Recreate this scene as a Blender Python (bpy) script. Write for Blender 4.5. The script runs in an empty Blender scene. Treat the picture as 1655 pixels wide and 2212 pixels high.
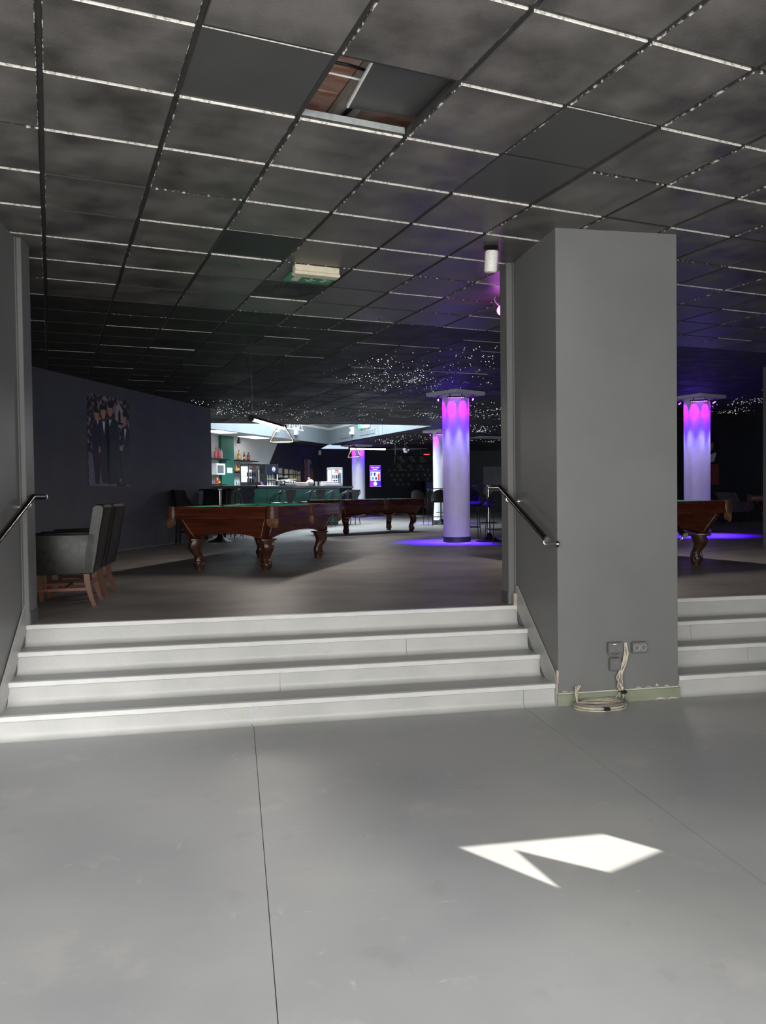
import bpy, math, random
from mathutils import Vector, Matrix

random.seed(7)
R = math.radians
col = bpy.context.scene.collection
scene = bpy.context.scene

# ------------------------------------------------------------------ camera
ZU, ZC, CAMZ = 0.628, 3.4926, 1.577        # upper floor, ceiling, eye height
F_PX, YAW, PITCH, ROLL = 1685.6, R(10.74), R(-1.383), R(0.7014)
fw = Vector((math.sin(YAW) * math.cos(PITCH), math.cos(YAW) * math.cos(PITCH), math.sin(PITCH)))
rt = Vector((math.cos(YAW), -math.sin(YAW), 0))
dn = fw.cross(rt)
rt2 = rt * math.cos(ROLL) + dn * math.sin(ROLL)
dn2 = dn * math.cos(ROLL) - rt * math.sin(ROLL)
cam = bpy.data.cameras.new('camera')
cam.sensor_fit = 'HORIZONTAL'; cam.sensor_width = 36.0; cam.lens = F_PX / 1655 * 36
cam.clip_start = 0.05; cam.clip_end = 200
cob = bpy.data.objects.new('camera', cam); col.objects.link(cob)
up, bk = -dn2, -fw
cob.matrix_world = Matrix(((rt2.x, up.x, bk.x, 0), (rt2.y, up.y, bk.y, 0), (rt2.z, up.z, bk.z, CAMZ), (0, 0, 0, 1)))
scene.camera = cob

# ------------------------------------------------------------------ world, sun, daylight
w = bpy.data.worlds.new('world'); scene.world = w; w.use_nodes = True
bg = w.node_tree.nodes['Background']
bg.inputs[0].default_value = (0.62, 0.78, 1.0, 1); bg.inputs[1].default_value = 1.0
scene.view_settings.view_transform = 'Standard'
scene.view_settings.look = 'None'
scene.view_settings.exposure = 0.0
scene.view_settings.gamma = 1.0
scene.view_settings.use_curve_mapping = False


def area(name, loc, direction, sx, sy, power, color=(1, 1, 1), spread=180):
    l = bpy.data.lights.new(name, 'AREA'); l.shape = 'RECTANGLE'; l.size = sx; l.size_y = sy
    l.energy = power; l.color = color; l.spread = R(spread)
    o = bpy.data.objects.new(name, l); col.objects.link(o); o.location = loc
    o.rotation_euler = Vector(direction).to_track_quat('-Z', 'Y').to_euler()
    return o


SUN_DIR = Vector((-0.575, 0.818, -0.60)).normalized()
sl = bpy.data.lights.new('sun', 'SUN'); sl.energy = 16.0; sl.angle = R(0.25); sl.color = (1.0, 0.94, 0.84)
so = bpy.data.objects.new('sun', sl); col.objects.link(so)
so.rotation_euler = SUN_DIR.to_track_quat('-Z', 'Y').to_euler(); so.location = (6, -8, 9)
YF = -0.62                                               # plane of the glazed street front just behind the camera
# daylight of the street front and of the roof light over the bar, and an added floor beam
area('daylight_front', (-0.45, YF, 1.70), (0, 1, 0), 8.2, 3.2, 465, (0.99, 0.985, 0.97))
st_dir = Vector((-0.575, 0.818, -0.40)).normalized()
st_h = Vector((0.818, 0.575, 0)); st_a = Vector((-0.575, 0.818, 0))
area('added_floor_beam', st_h * (2.66 - 3.75) + st_a * -2.7 + Vector((0, 0, 2.0)), st_dir, 7.5, 3.4, 58, (0.98, 0.99, 1.0), 14)  # added narrow beam, its right side set along the bright edge on the floor
area('daylight_roof', (2.3, 23.9, 5.6), (0, 0, -1), 4.2, 4.2, 1180, (0.80, 0.92, 1.0))


# ------------------------------------------------------------------ materials
MAT = {}


def mat(name, c, rough=0.5, metal=0.0, c2=None, scale=6.0, detail=5.0, stretch=(1, 1, 1), bump=0.0, bscale=None,
        rvar=0.0, emit=None, es=0.0, alpha=1.0, trans=0.0, lo=0.35, hi=0.65, spec=0.5, coat=0.0):
    m = bpy.data.materials.new(name); m.use_nodes = True
    nt = m.node_tree; b = nt.nodes['Principled BSDF']
    b.inputs['Base Color'].default_value = (*c, 1); b.inputs['Roughness'].default_value = rough
    b.inputs['Metallic'].default_value = metal; b.inputs['Specular IOR Level'].default_value = spec
    b.inputs['Coat Weight'].default_value = coat
    if c2 is not None or bump or rvar:
        tc = nt.nodes.new('ShaderNodeTexCoord'); mp = nt.nodes.new('ShaderNodeMapping')
        mp.inputs['Scale'].default_value = stretch
        nt.links.new(tc.outputs['Object'], mp.inputs['Vector'])
        n = nt.nodes.new('ShaderNodeTexNoise'); n.inputs['Scale'].default_value = scale; n.inputs['Detail'].default_value = detail
        nt.links.new(mp.outputs['Vector'], n.inputs['Vector'])
        if c2 is not None:
            r = nt.nodes.new('ShaderNodeValToRGB')
            r.color_ramp.elements[0].position = lo; r.color_ramp.elements[0].color = (*c, 1)
            r.color_ramp.elements[1].position = hi; r.color_ramp.elements[1].color = (*c2, 1)
            nt.links.new(n.outputs['Fac'], r.inputs['Fac']); nt.links.new(r.outputs['Color'], b.inputs['Base Color'])
        if rvar:
            mr = nt.nodes.new('ShaderNodeMapRange'); mr.inputs['From Min'].default_value = 0.3; mr.inputs['From Max'].default_value = 0.7
            mr.inputs['To Min'].default_value = rough - rvar; mr.inputs['To Max'].default_value = rough + rvar
            nt.links.new(n.outputs['Fac'], mr.inputs['Value']); nt.links.new(mr.outputs['Result'], b.inputs['Roughness'])
        if bump:
            n2 = nt.nodes.new('ShaderNodeTexNoise'); n2.inputs['Scale'].default_value = bscale or scale * 4; n2.inputs['Detail'].default_value = 3
            nt.links.new(mp.outputs['Vector'], n2.inputs['Vector'])
            bp = nt.nodes.new('ShaderNodeBump'); bp.inputs['Strength'].default_value = bump; bp.inputs['Distance'].default_value = 0.01
            nt.links.new(n2.outputs['Fac'], bp.inputs['Height']); nt.links.new(bp.outputs['Normal'], b.inputs['Normal'])
    if emit is not None:
        b.inputs['Emission Color'].default_value = (*emit, 1); b.inputs['Emission Strength'].default_value = es
    if trans:
        b.inputs['Transmission Weight'].default_value = trans
    MAT[name] = m
    return m


def add_stains(m, cols, thr, scale, amount=1.0, seed=0.0, stretch=(1, 1, 1)):
    """mix irregular patches of another paint colour over the base colour"""
    nt = m.node_tree; b = nt.nodes['Principled BSDF']
    tc = nt.nodes.new('ShaderNodeTexCoord'); mp = nt.nodes.new('ShaderNodeMapping')
    mp.inputs['Location'].default_value = (seed, seed * 1.7, 0); mp.inputs['Scale'].default_value = stretch
    nt.links.new(tc.outputs['Object'], mp.inputs['Vector'])
    n = nt.nodes.new('ShaderNodeTexNoise'); n.inputs['Scale'].default_value = scale; n.inputs['Detail'].default_value = 8
    n.inputs['Roughness'].default_value = 0.65
    nt.links.new(mp.outputs['Vector'], n.inputs['Vector'])
    r = nt.nodes.new('ShaderNodeMapRange'); r.inputs['From Min'].default_value = thr; r.inputs['From Max'].default_value = thr + 0.06
    r.inputs['To Max'].default_value = amount
    nt.links.new(n.outputs['Fac'], r.inputs['Value'])
    mx = nt.nodes.new('ShaderNodeMix'); mx.data_type = 'RGBA'
    src = b.inputs['Base Color'].links[0].from_socket if b.inputs['Base Color'].links else None
    if src is not None:
        nt.links.new(src, mx.inputs['A'])
    else:
        mx.inputs['A'].default_value = b.inputs['Base Color'].default_value
    mx.inputs['B'].default_value = (*cols, 1)
    nt.links.new(r.outputs['Result'], mx.inputs['Factor']); nt.links.new(mx.outputs['Result'], b.inputs['Base Color'])


mat('floor_paint', (0.325, 0.33, 0.334), 0.42, c2=(0.41, 0.41, 0.40), scale=0.9, detail=10, bump=0.10, bscale=14, rvar=0.10)
add_stains(MAT['floor_paint'], (0.46, 0.445, 0.42), 0.585, 2.3, 0.45, 3.1)
add_stains(MAT['floor_paint'], (0.50, 0.49, 0.47), 0.645, 5.0, 0.6, 21.3, (1.6, 0.7, 1))
add_stains(MAT['floor_paint'], (0.27, 0.255, 0.235), 0.70, 16.0, 0.8, 13.0)
add_stains(MAT['floor_paint'], (0.30, 0.295, 0.285), 0.61, 3.7, 0.4, 9.4)
add_stains(MAT['floor_paint'], (0.56, 0.54, 0.51), 0.66, 7.0, 0.8, 5.4, (1, 2.5, 1))
mat('joint_dark', (0.16, 0.15, 0.14), 0.9)
mat('upper_floor', (0.17, 0.157, 0.145), 0.50, c2=(0.28, 0.256, 0.232), scale=1.3, detail=9, stretch=(1, 1.6, 1), lo=0.32, hi=0.68)
add_stains(MAT['upper_floor'], (0.36, 0.33, 0.30), 0.66, 2.6, 0.5, 4.2, (1, 3, 1))
mat('step_paint', (0.44, 0.44, 0.42), 0.40, c2=(0.50, 0.495, 0.475), scale=3.0, detail=8, bump=0.15, bscale=40, rvar=0.06)
add_stains(MAT['step_paint'], (0.40, 0.395, 0.38), 0.62, 9, 0.5, 2.0)
mat('tread_paint', (0.33, 0.335, 0.33), 0.40, c2=(0.37, 0.37, 0.36), scale=2.0, detail=8, bump=0.08, bscale=20, rvar=0.06)
mat('nosing_paint', (0.60, 0.60, 0.575), 0.38, c2=(0.66, 0.655, 0.63), scale=8, detail=6)
add_stains(MAT['nosing_paint'], (0.72, 0.70, 0.66), 0.66, 7, 0.9, 1.3)
mat('skirt_paint', (0.33, 0.325, 0.31), 0.35, c2=(0.38, 0.375, 0.355), scale=3, bump=0.05)
mat('wall_grey', (0.158, 0.158, 0.154), 0.50, c2=(0.175, 0.175, 0.17), scale=1.4, detail=6, bump=0.06, bscale=60, rvar=0.05)
add_stains(MAT['wall_grey'], (0.42, 0.40, 0.37), 0.765, 7, 0.8, 7.7)
mat('wall_slate', (0.075, 0.077, 0.084), 0.62, c2=(0.09, 0.092, 0.10), scale=2, detail=6, bump=0.10, bscale=50)
mat('wall_black', (0.012, 0.013, 0.017), 0.7, c2=(0.016, 0.017, 0.022), scale=3, bump=0.05)
mat('wall_white', (0.60, 0.60, 0.57), 0.7, c2=(0.64, 0.64, 0.61), scale=2, bump=0.04)
mat('wall_green', (0.012, 0.12, 0.085), 0.6, c2=(0.015, 0.14, 0.10), scale=4, bump=0.04)
mat('well_grey', (0.17, 0.19, 0.205), 0.6, c2=(0.20, 0.225, 0.245), scale=1.1, detail=4, bump=0.03)
mat('plinth_green', (0.22, 0.25, 0.17), 0.5, c2=(0.26, 0.285, 0.20), scale=6, bump=0.1)
add_stains(MAT['plinth_green'], (0.42, 0.37, 0.30), 0.66, 9, 0.9, 2.2)
mat('chip_white', (0.72, 0.70, 0.62), 0.7, c2=(0.55, 0.5, 0.42), scale=20)
mat('plaster', (0.42, 0.35, 0.29), 0.85, c2=(0.55, 0.48, 0.40), scale=25, bump=0.3)


def tile_face(name, lo, hi, rough, blotch=True):
    m = mat(name, lo, rough, c2=hi, scale=2.8, detail=6, bump=0.22 if blotch else 0.05, bscale=150, rvar=0.13 if blotch else 0.03)
    nt = m.node_tree; b = nt.nodes['Principled BSDF']
    mp = [n for n in nt.nodes if n.type == 'MAPPING'][0]
    oi = nt.nodes.new('ShaderNodeObjectInfo'); cb = nt.nodes.new('ShaderNodeCombineXYZ')
    mu = nt.nodes.new('ShaderNodeMath'); mu.operation = 'MULTIPLY'; mu.inputs[1].default_value = 57.0
    nt.links.new(oi.outputs['Random'], mu.inputs[0])
    nt.links.new(mu.outputs[0], cb.inputs[0]); nt.links.new(mu.outputs[0], cb.inputs[1]); nt.links.new(cb.outputs[0], mp.inputs['Location'])
    return m


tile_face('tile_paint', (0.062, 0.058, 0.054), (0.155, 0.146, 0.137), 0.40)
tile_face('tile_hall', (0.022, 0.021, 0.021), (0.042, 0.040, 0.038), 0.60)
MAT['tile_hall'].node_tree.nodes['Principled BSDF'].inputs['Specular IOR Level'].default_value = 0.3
tile_face('tile_plain', (0.060, 0.060, 0.060), (0.068, 0.067, 0.066), 0.48, False)
tile_face('tile_black', (0.018, 0.018, 0.019), (0.024, 0.023, 0.023), 0.5, False)
mat('tile_edge_dark', (0.05, 0.047, 0.045), 0.5)
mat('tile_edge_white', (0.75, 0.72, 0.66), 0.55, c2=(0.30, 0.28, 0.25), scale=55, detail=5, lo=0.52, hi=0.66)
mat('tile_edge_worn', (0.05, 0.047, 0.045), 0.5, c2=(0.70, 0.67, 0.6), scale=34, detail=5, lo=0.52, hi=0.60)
mat('grid_bar', (0.030, 0.029, 0.029), 0.42, c2=(0.045, 0.043, 0.042), scale=20, bump=0.05)
mat('galvanised', (0.62, 0.66, 0.64), 0.38, 0.6, c2=(0.50, 0.55, 0.54), scale=40)
mat('terracotta', (0.62, 0.27, 0.17), 0.85, c2=(0.80, 0.62, 0.52), scale=5, detail=7, bump=0.2, stretch=(1, 4, 1))
mat('concrete', (0.46, 0.43, 0.38), 0.9, c2=(0.56, 0.53, 0.47), scale=9, bump=0.2)
mat('white_paint', (0.82, 0.82, 0.80), 0.45)
mat('white_gloss', (0.85, 0.85, 0.85), 0.25)
mat('cream_plastic', (0.80, 0.74, 0.58), 0.45, c2=(0.74, 0.66, 0.48), scale=30)
mat('speckled_white', (0.80, 0.79, 0.72), 0.45, c2=(0.45, 0.43, 0.38), scale=120, detail=2, lo=0.60, hi=0.68)
mat('sign_green', (0.02, 0.20, 0.08), 0.4, emit=(0.02, 0.25, 0.10), es=0.10)
mat('black', (0.010, 0.010, 0.012), 0.45)
mat('black_metal', (0.014, 0.014, 0.016), 0.35, 0.3)
mat('black_gloss', (0.008, 0.008, 0.009), 0.12)
mat('steel', (0.55, 0.53, 0.50), 0.18, 1.0)
mat('steel_dark', (0.17, 0.16, 0.15), 0.22, 1.0)
mat('rack_metal', (0.22, 0.19, 0.17), 0.35, 0.7)
mat('chrome', (0.85, 0.84, 0.82), 0.10, 1.0)
mat('leather_black', (0.015, 0.014, 0.013), 0.36, c2=(0.021, 0.020, 0.018), scale=14, bump=0.10, bscale=180, rvar=0.06, coat=0.0, spec=0.4)
mat('chair_wood', (0.115, 0.036, 0.018), 0.38, c2=(0.175, 0.062, 0.032), scale=9, stretch=(1, 1, 0.18), detail=6)
mat('table_wood', (0.055, 0.011, 0.005), 0.27, c2=(0.115, 0.027, 0.012), scale=7, detail=8, stretch=(0.3, 0.3, 3.2), rvar=0.05, coat=0.25, lo=0.3, hi=0.7)
mat('table_wood_dark', (0.030, 0.007, 0.004), 0.25, c2=(0.055, 0.014, 0.008), scale=9, detail=6, coat=0.3)
mat('leg_wood', (0.046, 0.017, 0.009), 0.32, c2=(0.080, 0.032, 0.017), scale=14, detail=5, coat=0.1)
mat('pocket_leather', (0.060, 0.022, 0.012), 0.40, c2=(0.10, 0.040, 0.022), scale=30, bump=0.1)
mat('fringe_leather', (0.17, 0.075, 0.035), 0.32, c2=(0.24, 0.12, 0.06), scale=40)
mat('inlay', (0.70, 0.66, 0.55), 0.3)
mat('felt', (0.010, 0.16, 0.085), 0.95, c2=(0.012, 0.18, 0.10), scale=200, spec=0.1)
mat('tube_light', (1, 1, 1), 0.5, emit=(1.0, 0.93, 0.90), es=26.0)
mat('panel_light', (1, 1, 1), 0.5, emit=(1.0, 0.97, 0.92), es=4.0)
mat('star_light', (1, 1, 1), 0.5, emit=(0.88, 0.92, 1.0), es=2.6)
mat('fibre', (0.03, 0.03, 0.035), 0.7)
mat('led_blue', (0.1, 0.05, 1), 0.5, emit=(0.22, 0.03, 1.0), es=30.0)
mat('led_pink', (1, 0.1, 0.4), 0.5, emit=(1.0, 0.06, 0.35), es=26.0)
mat('led_red', (1, 0.1, 0.1), 0.5, emit=(1.0, 0.05, 0.04), es=9.0)
mat('lamp_pink', (1, 0.3, 0.9), 0.5, emit=(1.0, 0.16, 0.85), es=5.0)
mat('exit_glow', (0.1, 1, 0.4), 0.5, emit=(0.08, 0.85, 0.28), es=2.2)
mat('fridge_light', (1, 1, 1), 0.5, emit=(0.95, 0.98, 1.0), es=1.0)
mat('column_white', (0.78, 0.78, 0.78), 0.55, c2=(0.82, 0.82, 0.82), scale=5, bump=0.02)
mat('column_band', (0.035, 0.035, 0.045), 0.4)
mat('chair_black', (0.010, 0.010, 0.013), 0.75, c2=(0.016, 0.016, 0.020), scale=30, spec=0.3)
mat('stool_wood', (0.055, 0.056, 0.068), 0.35, c2=(0.075, 0.076, 0.090), scale=10)
mat('bar_green', (0.014, 0.19, 0.13), 0.40, c2=(0.016, 0.22, 0.15), scale=6)
mat('bar_green_dark', (0.006, 0.060, 0.036), 0.45, c2=(0.008, 0.072, 0.046), scale=6)
mat('fridge_grey', (0.14, 0.155, 0.17), 0.35)
mat('fridge_silver', (0.34, 0.38, 0.41), 0.35)
mat('glass_amber', (0.62, 0.25, 0.05), 0.12)
mat('glass_pink', (0.62, 0.12, 0.14), 0.12)
mat('glass_clear', (0.62, 0.66, 0.66), 0.08)
mat('glass_brown', (0.10, 0.03, 0.012), 0.12)
mat('glass_pane', (0.9, 0.95, 0.95), 0.02, trans=0.95)
mat('label_gold', (0.70, 0.50, 0.12), 0.5)
mat('label_red', (0.62, 0.03, 0.03), 0.5)
mat('label_blue', (0.02, 0.05, 0.30), 0.5)
mat('header_navy', (0.004, 0.006, 0.020), 0.35)
mat('label_white', (0.8, 0.8, 0.8), 0.6)
mat('green_pack', (0.05, 0.45, 0.10), 0.4)
mat('pale_wood', (0.42, 0.34, 0.21), 0.5, c2=(0.52, 0.43, 0.28), scale=8, stretch=(1, 1, 0.2))
mat('pink_cloth', (0.75, 0.48, 0.46), 0.8, c2=(0.80, 0.60, 0.62), scale=5)
mat('lilac_cloth', (0.72, 0.60, 0.72), 0.8, c2=(0.80, 0.68, 0.78), scale=5)
mat('peach', (0.72, 0.45, 0.28), 0.7)
mat('beige_fabric', (0.15, 0.145, 0.135), 0.8, c2=(0.18, 0.175, 0.165), scale=20)
mat('cable', (0.50, 0.44, 0.34), 0.5, c2=(0.62, 0.56, 0.45), scale=30)
mat('cable_grey', (0.22, 0.20, 0.18), 0.5)
mat('box_grey', (0.15, 0.15, 0.15), 0.4, c2=(0.165, 0.165, 0.162), scale=10)
mat('mirror', (0.9, 0.9, 0.92), 0.06, 1.0)
mat('panel_grey', (0.42, 0.45, 0.46), 0.6)
# print colours
mat('print_foliage', (0.010, 0.008, 0.010), 0.5, c2=(0.48, 0.34, 0.28), scale=11, detail=6, lo=0.47, hi=0.70)
mat('print_navy', (0.006, 0.007, 0.014), 0.45)
mat('print_brown', (0.022, 0.014, 0.018), 0.5)
mat('print_skin', (0.50, 0.25, 0.17), 0.5)
mat('print_white', (0.80, 0.76, 0.72), 0.5)
mat('print_path', (0.10, 0.085, 0.12), 0.5, c2=(0.24, 0.21, 0.27), scale=70, detail=4)
mat('print_wall', (0.42, 0.36, 0.34), 0.5)
mat('print_hair', (0.008, 0.006, 0.006), 0.5)
mat('print_red', (0.26, 0.035, 0.03), 0.5, c2=(0.34, 0.06, 0.05), scale=12)
mat('print_orange', (0.30, 0.09, 0.03), 0.5, c2=(0.18, 0.04, 0.02), scale=9)
mat('print_grey', (0.18, 0.19, 0.22), 0.5)
for nm, c, s in (('scr_violet', (0.28, 0.03, 0.85), 1.1), ('scr_blue', (0.07, 0.03, 0.75), 1.1), ('scr_lilac', (0.55, 0.32, 0.95), 1.0),
                 ('scr_white', (0.85, 0.88, 1.0), 1.1), ('scr_cyan', (0.10, 0.45, 0.90), 1.0), ('scr_navy', (0.02, 0.06, 0.45), 1.0),
                 ('scr_red', (0.85, 0.08, 0.05), 1.0), ('scr_magenta', (0.50, 0.05, 0.80), 1.1)):
    mat(nm, (0.01, 0.01, 0.01), 0.3, emit=c, es=s)


# ------------------------------------------------------------------ mesh builder
SPLIT = {k: k for k in ('inlay_line', 'piping', 'path', 'house', 'arch', 'dark_suit', 'shirt', 'bow_tie', 'orange_figure', 'pale_block', 'pale_streak', 'pale_band', 'headline',
                        'light_strip', 'picture')}
SPLIT.update(pilasters='pilaster', sights='sight', slatted_panel='slat', face='face_patch', faces='face_patch', hat_and_hair='hair_patch', cyan_drinks='drink', blue_drinks='drink',
             contacts='contact_hole', lattice='lattice_bar', bare_grid_flange='bare_flange', chipped_plaster='plaster_chip', bent_brace='bent_brace')
class MB:
    def __init__(s): s.v = []; s.f = []; s.m = []; s.mats = []; s.cur = 0

    def use(s, m):
        if m not in s.mats: s.mats.append(m)
        s.cur = s.mats.index(m); return s

    def add(s, vs, fs):
        o = len(s.v); s.v += [tuple(p) for p in vs]
        for f in fs: s.f.append(tuple(i + o for i in f)); s.m.append(s.cur)
        return s

    def box(s, x0, x1, y0, y1, z0, z1, M=None):
        vs = [(x0, y0, z0), (x1, y0, z0), (x1, y1, z0), (x0, y1, z0), (x0, y0, z1), (x1, y0, z1), (x1, y1, z1), (x0, y1, z1)]
        if M is not None: vs = [M @ Vector(p) for p in vs]
        return s.add(vs, [(3, 2, 1, 0), (4, 5, 6, 7), (0, 1, 5, 4), (1, 2, 6, 5), (2, 3, 7, 6), (3, 0, 4, 7)])

    def bbox(s, x0, x1, y0, y1, z0, z1, b=0.01, M=None):
        """box with chamfered edges"""
        vs = []; idx = {}
        X, Y, Z = (x0, x1), (y0, y1), (z0, z1)
        for i in (0, 1):
            for j in (0, 1):
                for k in (0, 1):
                    sx, sy, sz = (1, -1)[i], (1, -1)[j], (1, -1)[k]
                    for a in range(3):
                        p = [X[i] + sx * b, Y[j] + sy * b, Z[k] + sz * b]
                        p[a] = (X[i], Y[j], Z[k])[a]
                        idx[(i, j, k, a)] = len(vs); vs.append(tuple(p))
        g = lambda i, j, k, a: idx[(i, j, k, a)]
        fs = []
        fs.append((g(0, 0, 0, 0), g(0, 0, 1, 0), g(0, 1, 1, 0), g(0, 1, 0, 0))); fs.append((g(1, 0, 0, 0), g(1, 1, 0, 0), g(1, 1, 1, 0), g(1, 0, 1, 0)))
        fs.append((g(0, 0, 0, 1), g(1, 0, 0, 1), g(1, 0, 1, 1), g(0, 0, 1, 1))); fs.append((g(0, 1, 0, 1), g(0, 1, 1, 1), g(1, 1, 1, 1), g(1, 1, 0, 1)))
        fs.append((g(0, 0, 0, 2), g(0, 1, 0, 2), g(1, 1, 0, 2), g(1, 0, 0, 2))); fs.append((g(0, 0, 1, 2), g(1, 0, 1, 2), g(1, 1, 1, 2), g(0, 1, 1, 2)))
        for j in (0, 1):
            for k in (0, 1): fs.append((g(0, j, k, 1), g(1, j, k, 1), g(1, j, k, 2), g(0, j, k, 2)))
        for i in (0, 1):
            for k in (0, 1): fs.append((g(i, 0, k, 0), g(i, 1, k, 0), g(i, 1, k, 2), g(i, 0, k, 2)))
        for i in (0, 1):
            for j in (0, 1): fs.append((g(i, j, 0, 0), g(i, j, 1, 0), g(i, j, 1, 1), g(i, j, 0, 1)))
        for i in (0, 1):
            for j in (0, 1):
                for k in (0, 1): fs.append((g(i, j, k, 0), g(i, j, k, 1), g(i, j, k, 2)))
        if M is not None: vs = [M @ Vector(p) for p in vs]
        return s.add(vs, fs)

    def loft(s, rings, cap=True):
        n = len(rings[0]); vs = [p for r in rings for p in r]; fs = []
        for k in range(len(rings) - 1):
            for i in range(n):
                j = (i + 1) % n
                fs.append((k * n + i, k * n + j, (k + 1) * n + j, (k + 1) * n + i))
        if cap: fs.append(tuple(range(n - 1, -1, -1))); fs.append(tuple((len(rings) - 1) * n + i for i in range(n)))
        return s.add(vs, fs)

    def cyl(s, p0, p1, r0, r1=None, n=12):
        r1 = r0 if r1 is None else r1
        p0 = Vector(p0); p1 = Vector(p1); d = (p1 - p0).normalized()
        a = d.orthogonal().normalized(); b = d.cross(a)
        rg = [[p + (a * math.cos(2 * math.pi * i / n) + b * math.sin(2 * math.pi * i / n)) * r for i in range(n)] for p, r in ((p0, r0), (p1, r1))]
        return s.loft(rg)

    def tube(s, pts, r, n=8, closed=False):
        P = [Vector(p) for p in pts]; m = len(P); rings = []; a = None
        for k in range(m):
            d = (P[(k + 1) % m] - P[k - 1]) if closed else (P[min(k + 1, m - 1)] - P[max(k - 1, 0)])
            d = d.normalized() if d.length > 1e-9 else Vector((0, 0, 1))
            if a is None: a = d.orthogonal().normalized()
            else:
                a = a - d * a.dot(d); a = a.normalized() if a.length > 1e-6 else d.orthogonal().normalized()
            b = d.cross(a); rr = r[k] if isinstance(r, (list, tuple)) else r
            rings.append([P[k] + (a * math.cos(2 * math.pi * i / n) + b * math.sin(2 * math.pi * i / n)) * rr for i in range(n)])
        if closed: return s.loft(rings + [rings[0]], cap=False)
        return s.loft(rings)

    def lathe(s, prof, n=24, c=(0, 0), cap=True):
        rings = [[(c[0] + r * math.cos(2 * math.pi * i / n), c[1] + r * math.sin(2 * math.pi * i / n), z) for i in range(n)] for r, z in prof]
        return s.loft(rings, cap)

    def prism(s, poly, z0, z1):
        n = len(poly)
        vs = [(x, y, z0) for x, y in poly] + [(x, y, z1) for x, y in poly]
        return s.add(vs, [tuple(range(n - 1, -1, -1)), tuple(range(n, 2 * n))] + [(i, (i + 1) % n, n + (i + 1) % n, n + i) for i in range(n)])

    def extr(s, prof, axis, a0, a1, M=None):
        """extrude a 2-D profile along x ('x': profile is (y,z)) or y ('y': profile is (x,z))"""
        n = len(prof)
        mk = (lambda p, a: (a, p[0], p[1])) if axis == 'x' else (lambda p, a: (p[0], a, p[1]))
        vs = [mk(p, a0) for p in prof] + [mk(p, a1) for p in prof]
        if M is not None: vs = [M @ Vector(p) for p in vs]
        return s.add(vs, [tuple(range(n - 1, -1, -1)), tuple(range(n, 2 * n))] + [(i, (i + 1) % n, n + (i + 1) % n, n + i) for i in range(n)])

    def ball(s, c, r, n=12, k=8, sz=1.0):
        prof = [(max(1e-4, r * math.sin(math.pi * i / k)), c[2] - r * sz * math.cos(math.pi * i / k)) for i in range(k + 1)]
        return s.lathe(prof, n, (c[0], c[1]))

    def mesh(s, name, smooth=None):
        me = bpy.data.meshes.new(name); me.from_pydata(s.v, [], s.f)
        for m in s.mats: me.materials.append(MAT[m])
        me.polygons.foreach_set('material_index', s.m)
        me.validate(); me.update()
        import bmesh
        bm = bmesh.new(); bm.from_mesh(me); bmesh.ops.recalc_face_normals(bm, faces=bm.faces); bm.to_mesh(me); bm.free()
        if smooth:
            me.polygons.foreach_set('use_smooth', [True] * len(me.polygons))
            me.set_sharp_from_angle(angle=R(smooth))
        return me

    def pieces(s):
        """one builder for each connected piece"""
        par = list(range(len(s.v)))
        def root(a):
            while par[a] != a: par[a] = par[par[a]]; a = par[a]
            return a
        for f in s.f:
            for i in f[1:]: par[root(i)] = root(f[0])
        out = {}
        for f, m in zip(s.f, s.m):
            k = root(f[0]); b = out.setdefault(k, (MB(), {}))
            q, mp = b
            idx = []
            for i in f:
                if i not in mp: mp[i] = len(q.v); q.v.append(s.v[i])
                idx.append(mp[i])
            q.f.append(tuple(idx)); q.m.append(m); q.mats = list(s.mats)
        return [b[0] for b in out.values()]

    def build(s, name, material=None, parent=None, smooth=None, loc=None, rz=None):
        if material is not None:
            if not s.mats: s.mats = [material]
        if name in SPLIT:
            ps = s.pieces()
            if len(ps) > 1:
                return [p.build(SPLIT[name], None, parent, smooth, loc, rz) if False else p._one(SPLIT[name], parent, smooth, loc, rz) for p in ps][0]
            name = SPLIT[name]
        return s._one(name, parent, smooth, loc, rz)

    def _one(s, name, parent, smooth, loc, rz):
        o = bpy.data.objects.new(name, s.mesh(name, smooth)); col.objects.link(o)
        if parent is not None: o.parent = parent
        if loc is not None: o.location = loc
        if rz is not None: o.rotation_euler = (0, 0, rz)
        return o


def tag(o, label=None, cat=None, group=None, kind=None):
    if label: o['label'] = label
    if cat: o['category'] = cat
    if group: o['group'] = group
    if kind: o['kind'] = kind
    return o


def empty(name, loc, rz=0.0):
    o = bpy.data.objects.new(name, None); col.objects.link(o); o.location = loc; o.rotation_euler = (0, 0, rz)
    o.empty_display_size = 0.1
    return o


def link_mesh(name, me, parent, loc=(0, 0, 0), rz=0.0):
    o = bpy.data.objects.new(name, me); col.objects.link(o); o.parent = parent; o.location = loc; o.rotation_euler = (0, 0, rz); return o


CH = {}


def copy_tree(o, parent=None):
    c = o.copy(); col.objects.link(c); c.parent = parent
    for ch in [x for x in bpy.data.objects if x.parent == o]: copy_tree(ch, c)
    return c


def place(o, loc, rz, label, cat=None, group=None):
    o.location = loc; o.rotation_euler = (0, 0, rz); return tag(o, label, cat, group)


struct = lambda o: tag(o, kind='structure')

# ------------------------------------------------------------------ lower floor (slabs with joints)
fl = struct(empty('floor_lower', (0, 0, 0)))
MB().box(-4.6, 7.6, -0.7, 5.42, -0.06, -0.012).build('subfloor', 'joint_dark', fl)
for x0, x1 in ((-4.6, 0.0995), (0.1025, 2.0495), (2.0525, 7.6)):
    MB().box(x0, x1, -0.7, 5.42, -0.012, 0.0).build('floor_slab', 'floor_paint', fl)

# ------------------------------------------------------------------ stairs
RISE = ZU / 4
NOSE_Y = [5.385, 5.675, 5.93, 6.165]


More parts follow.
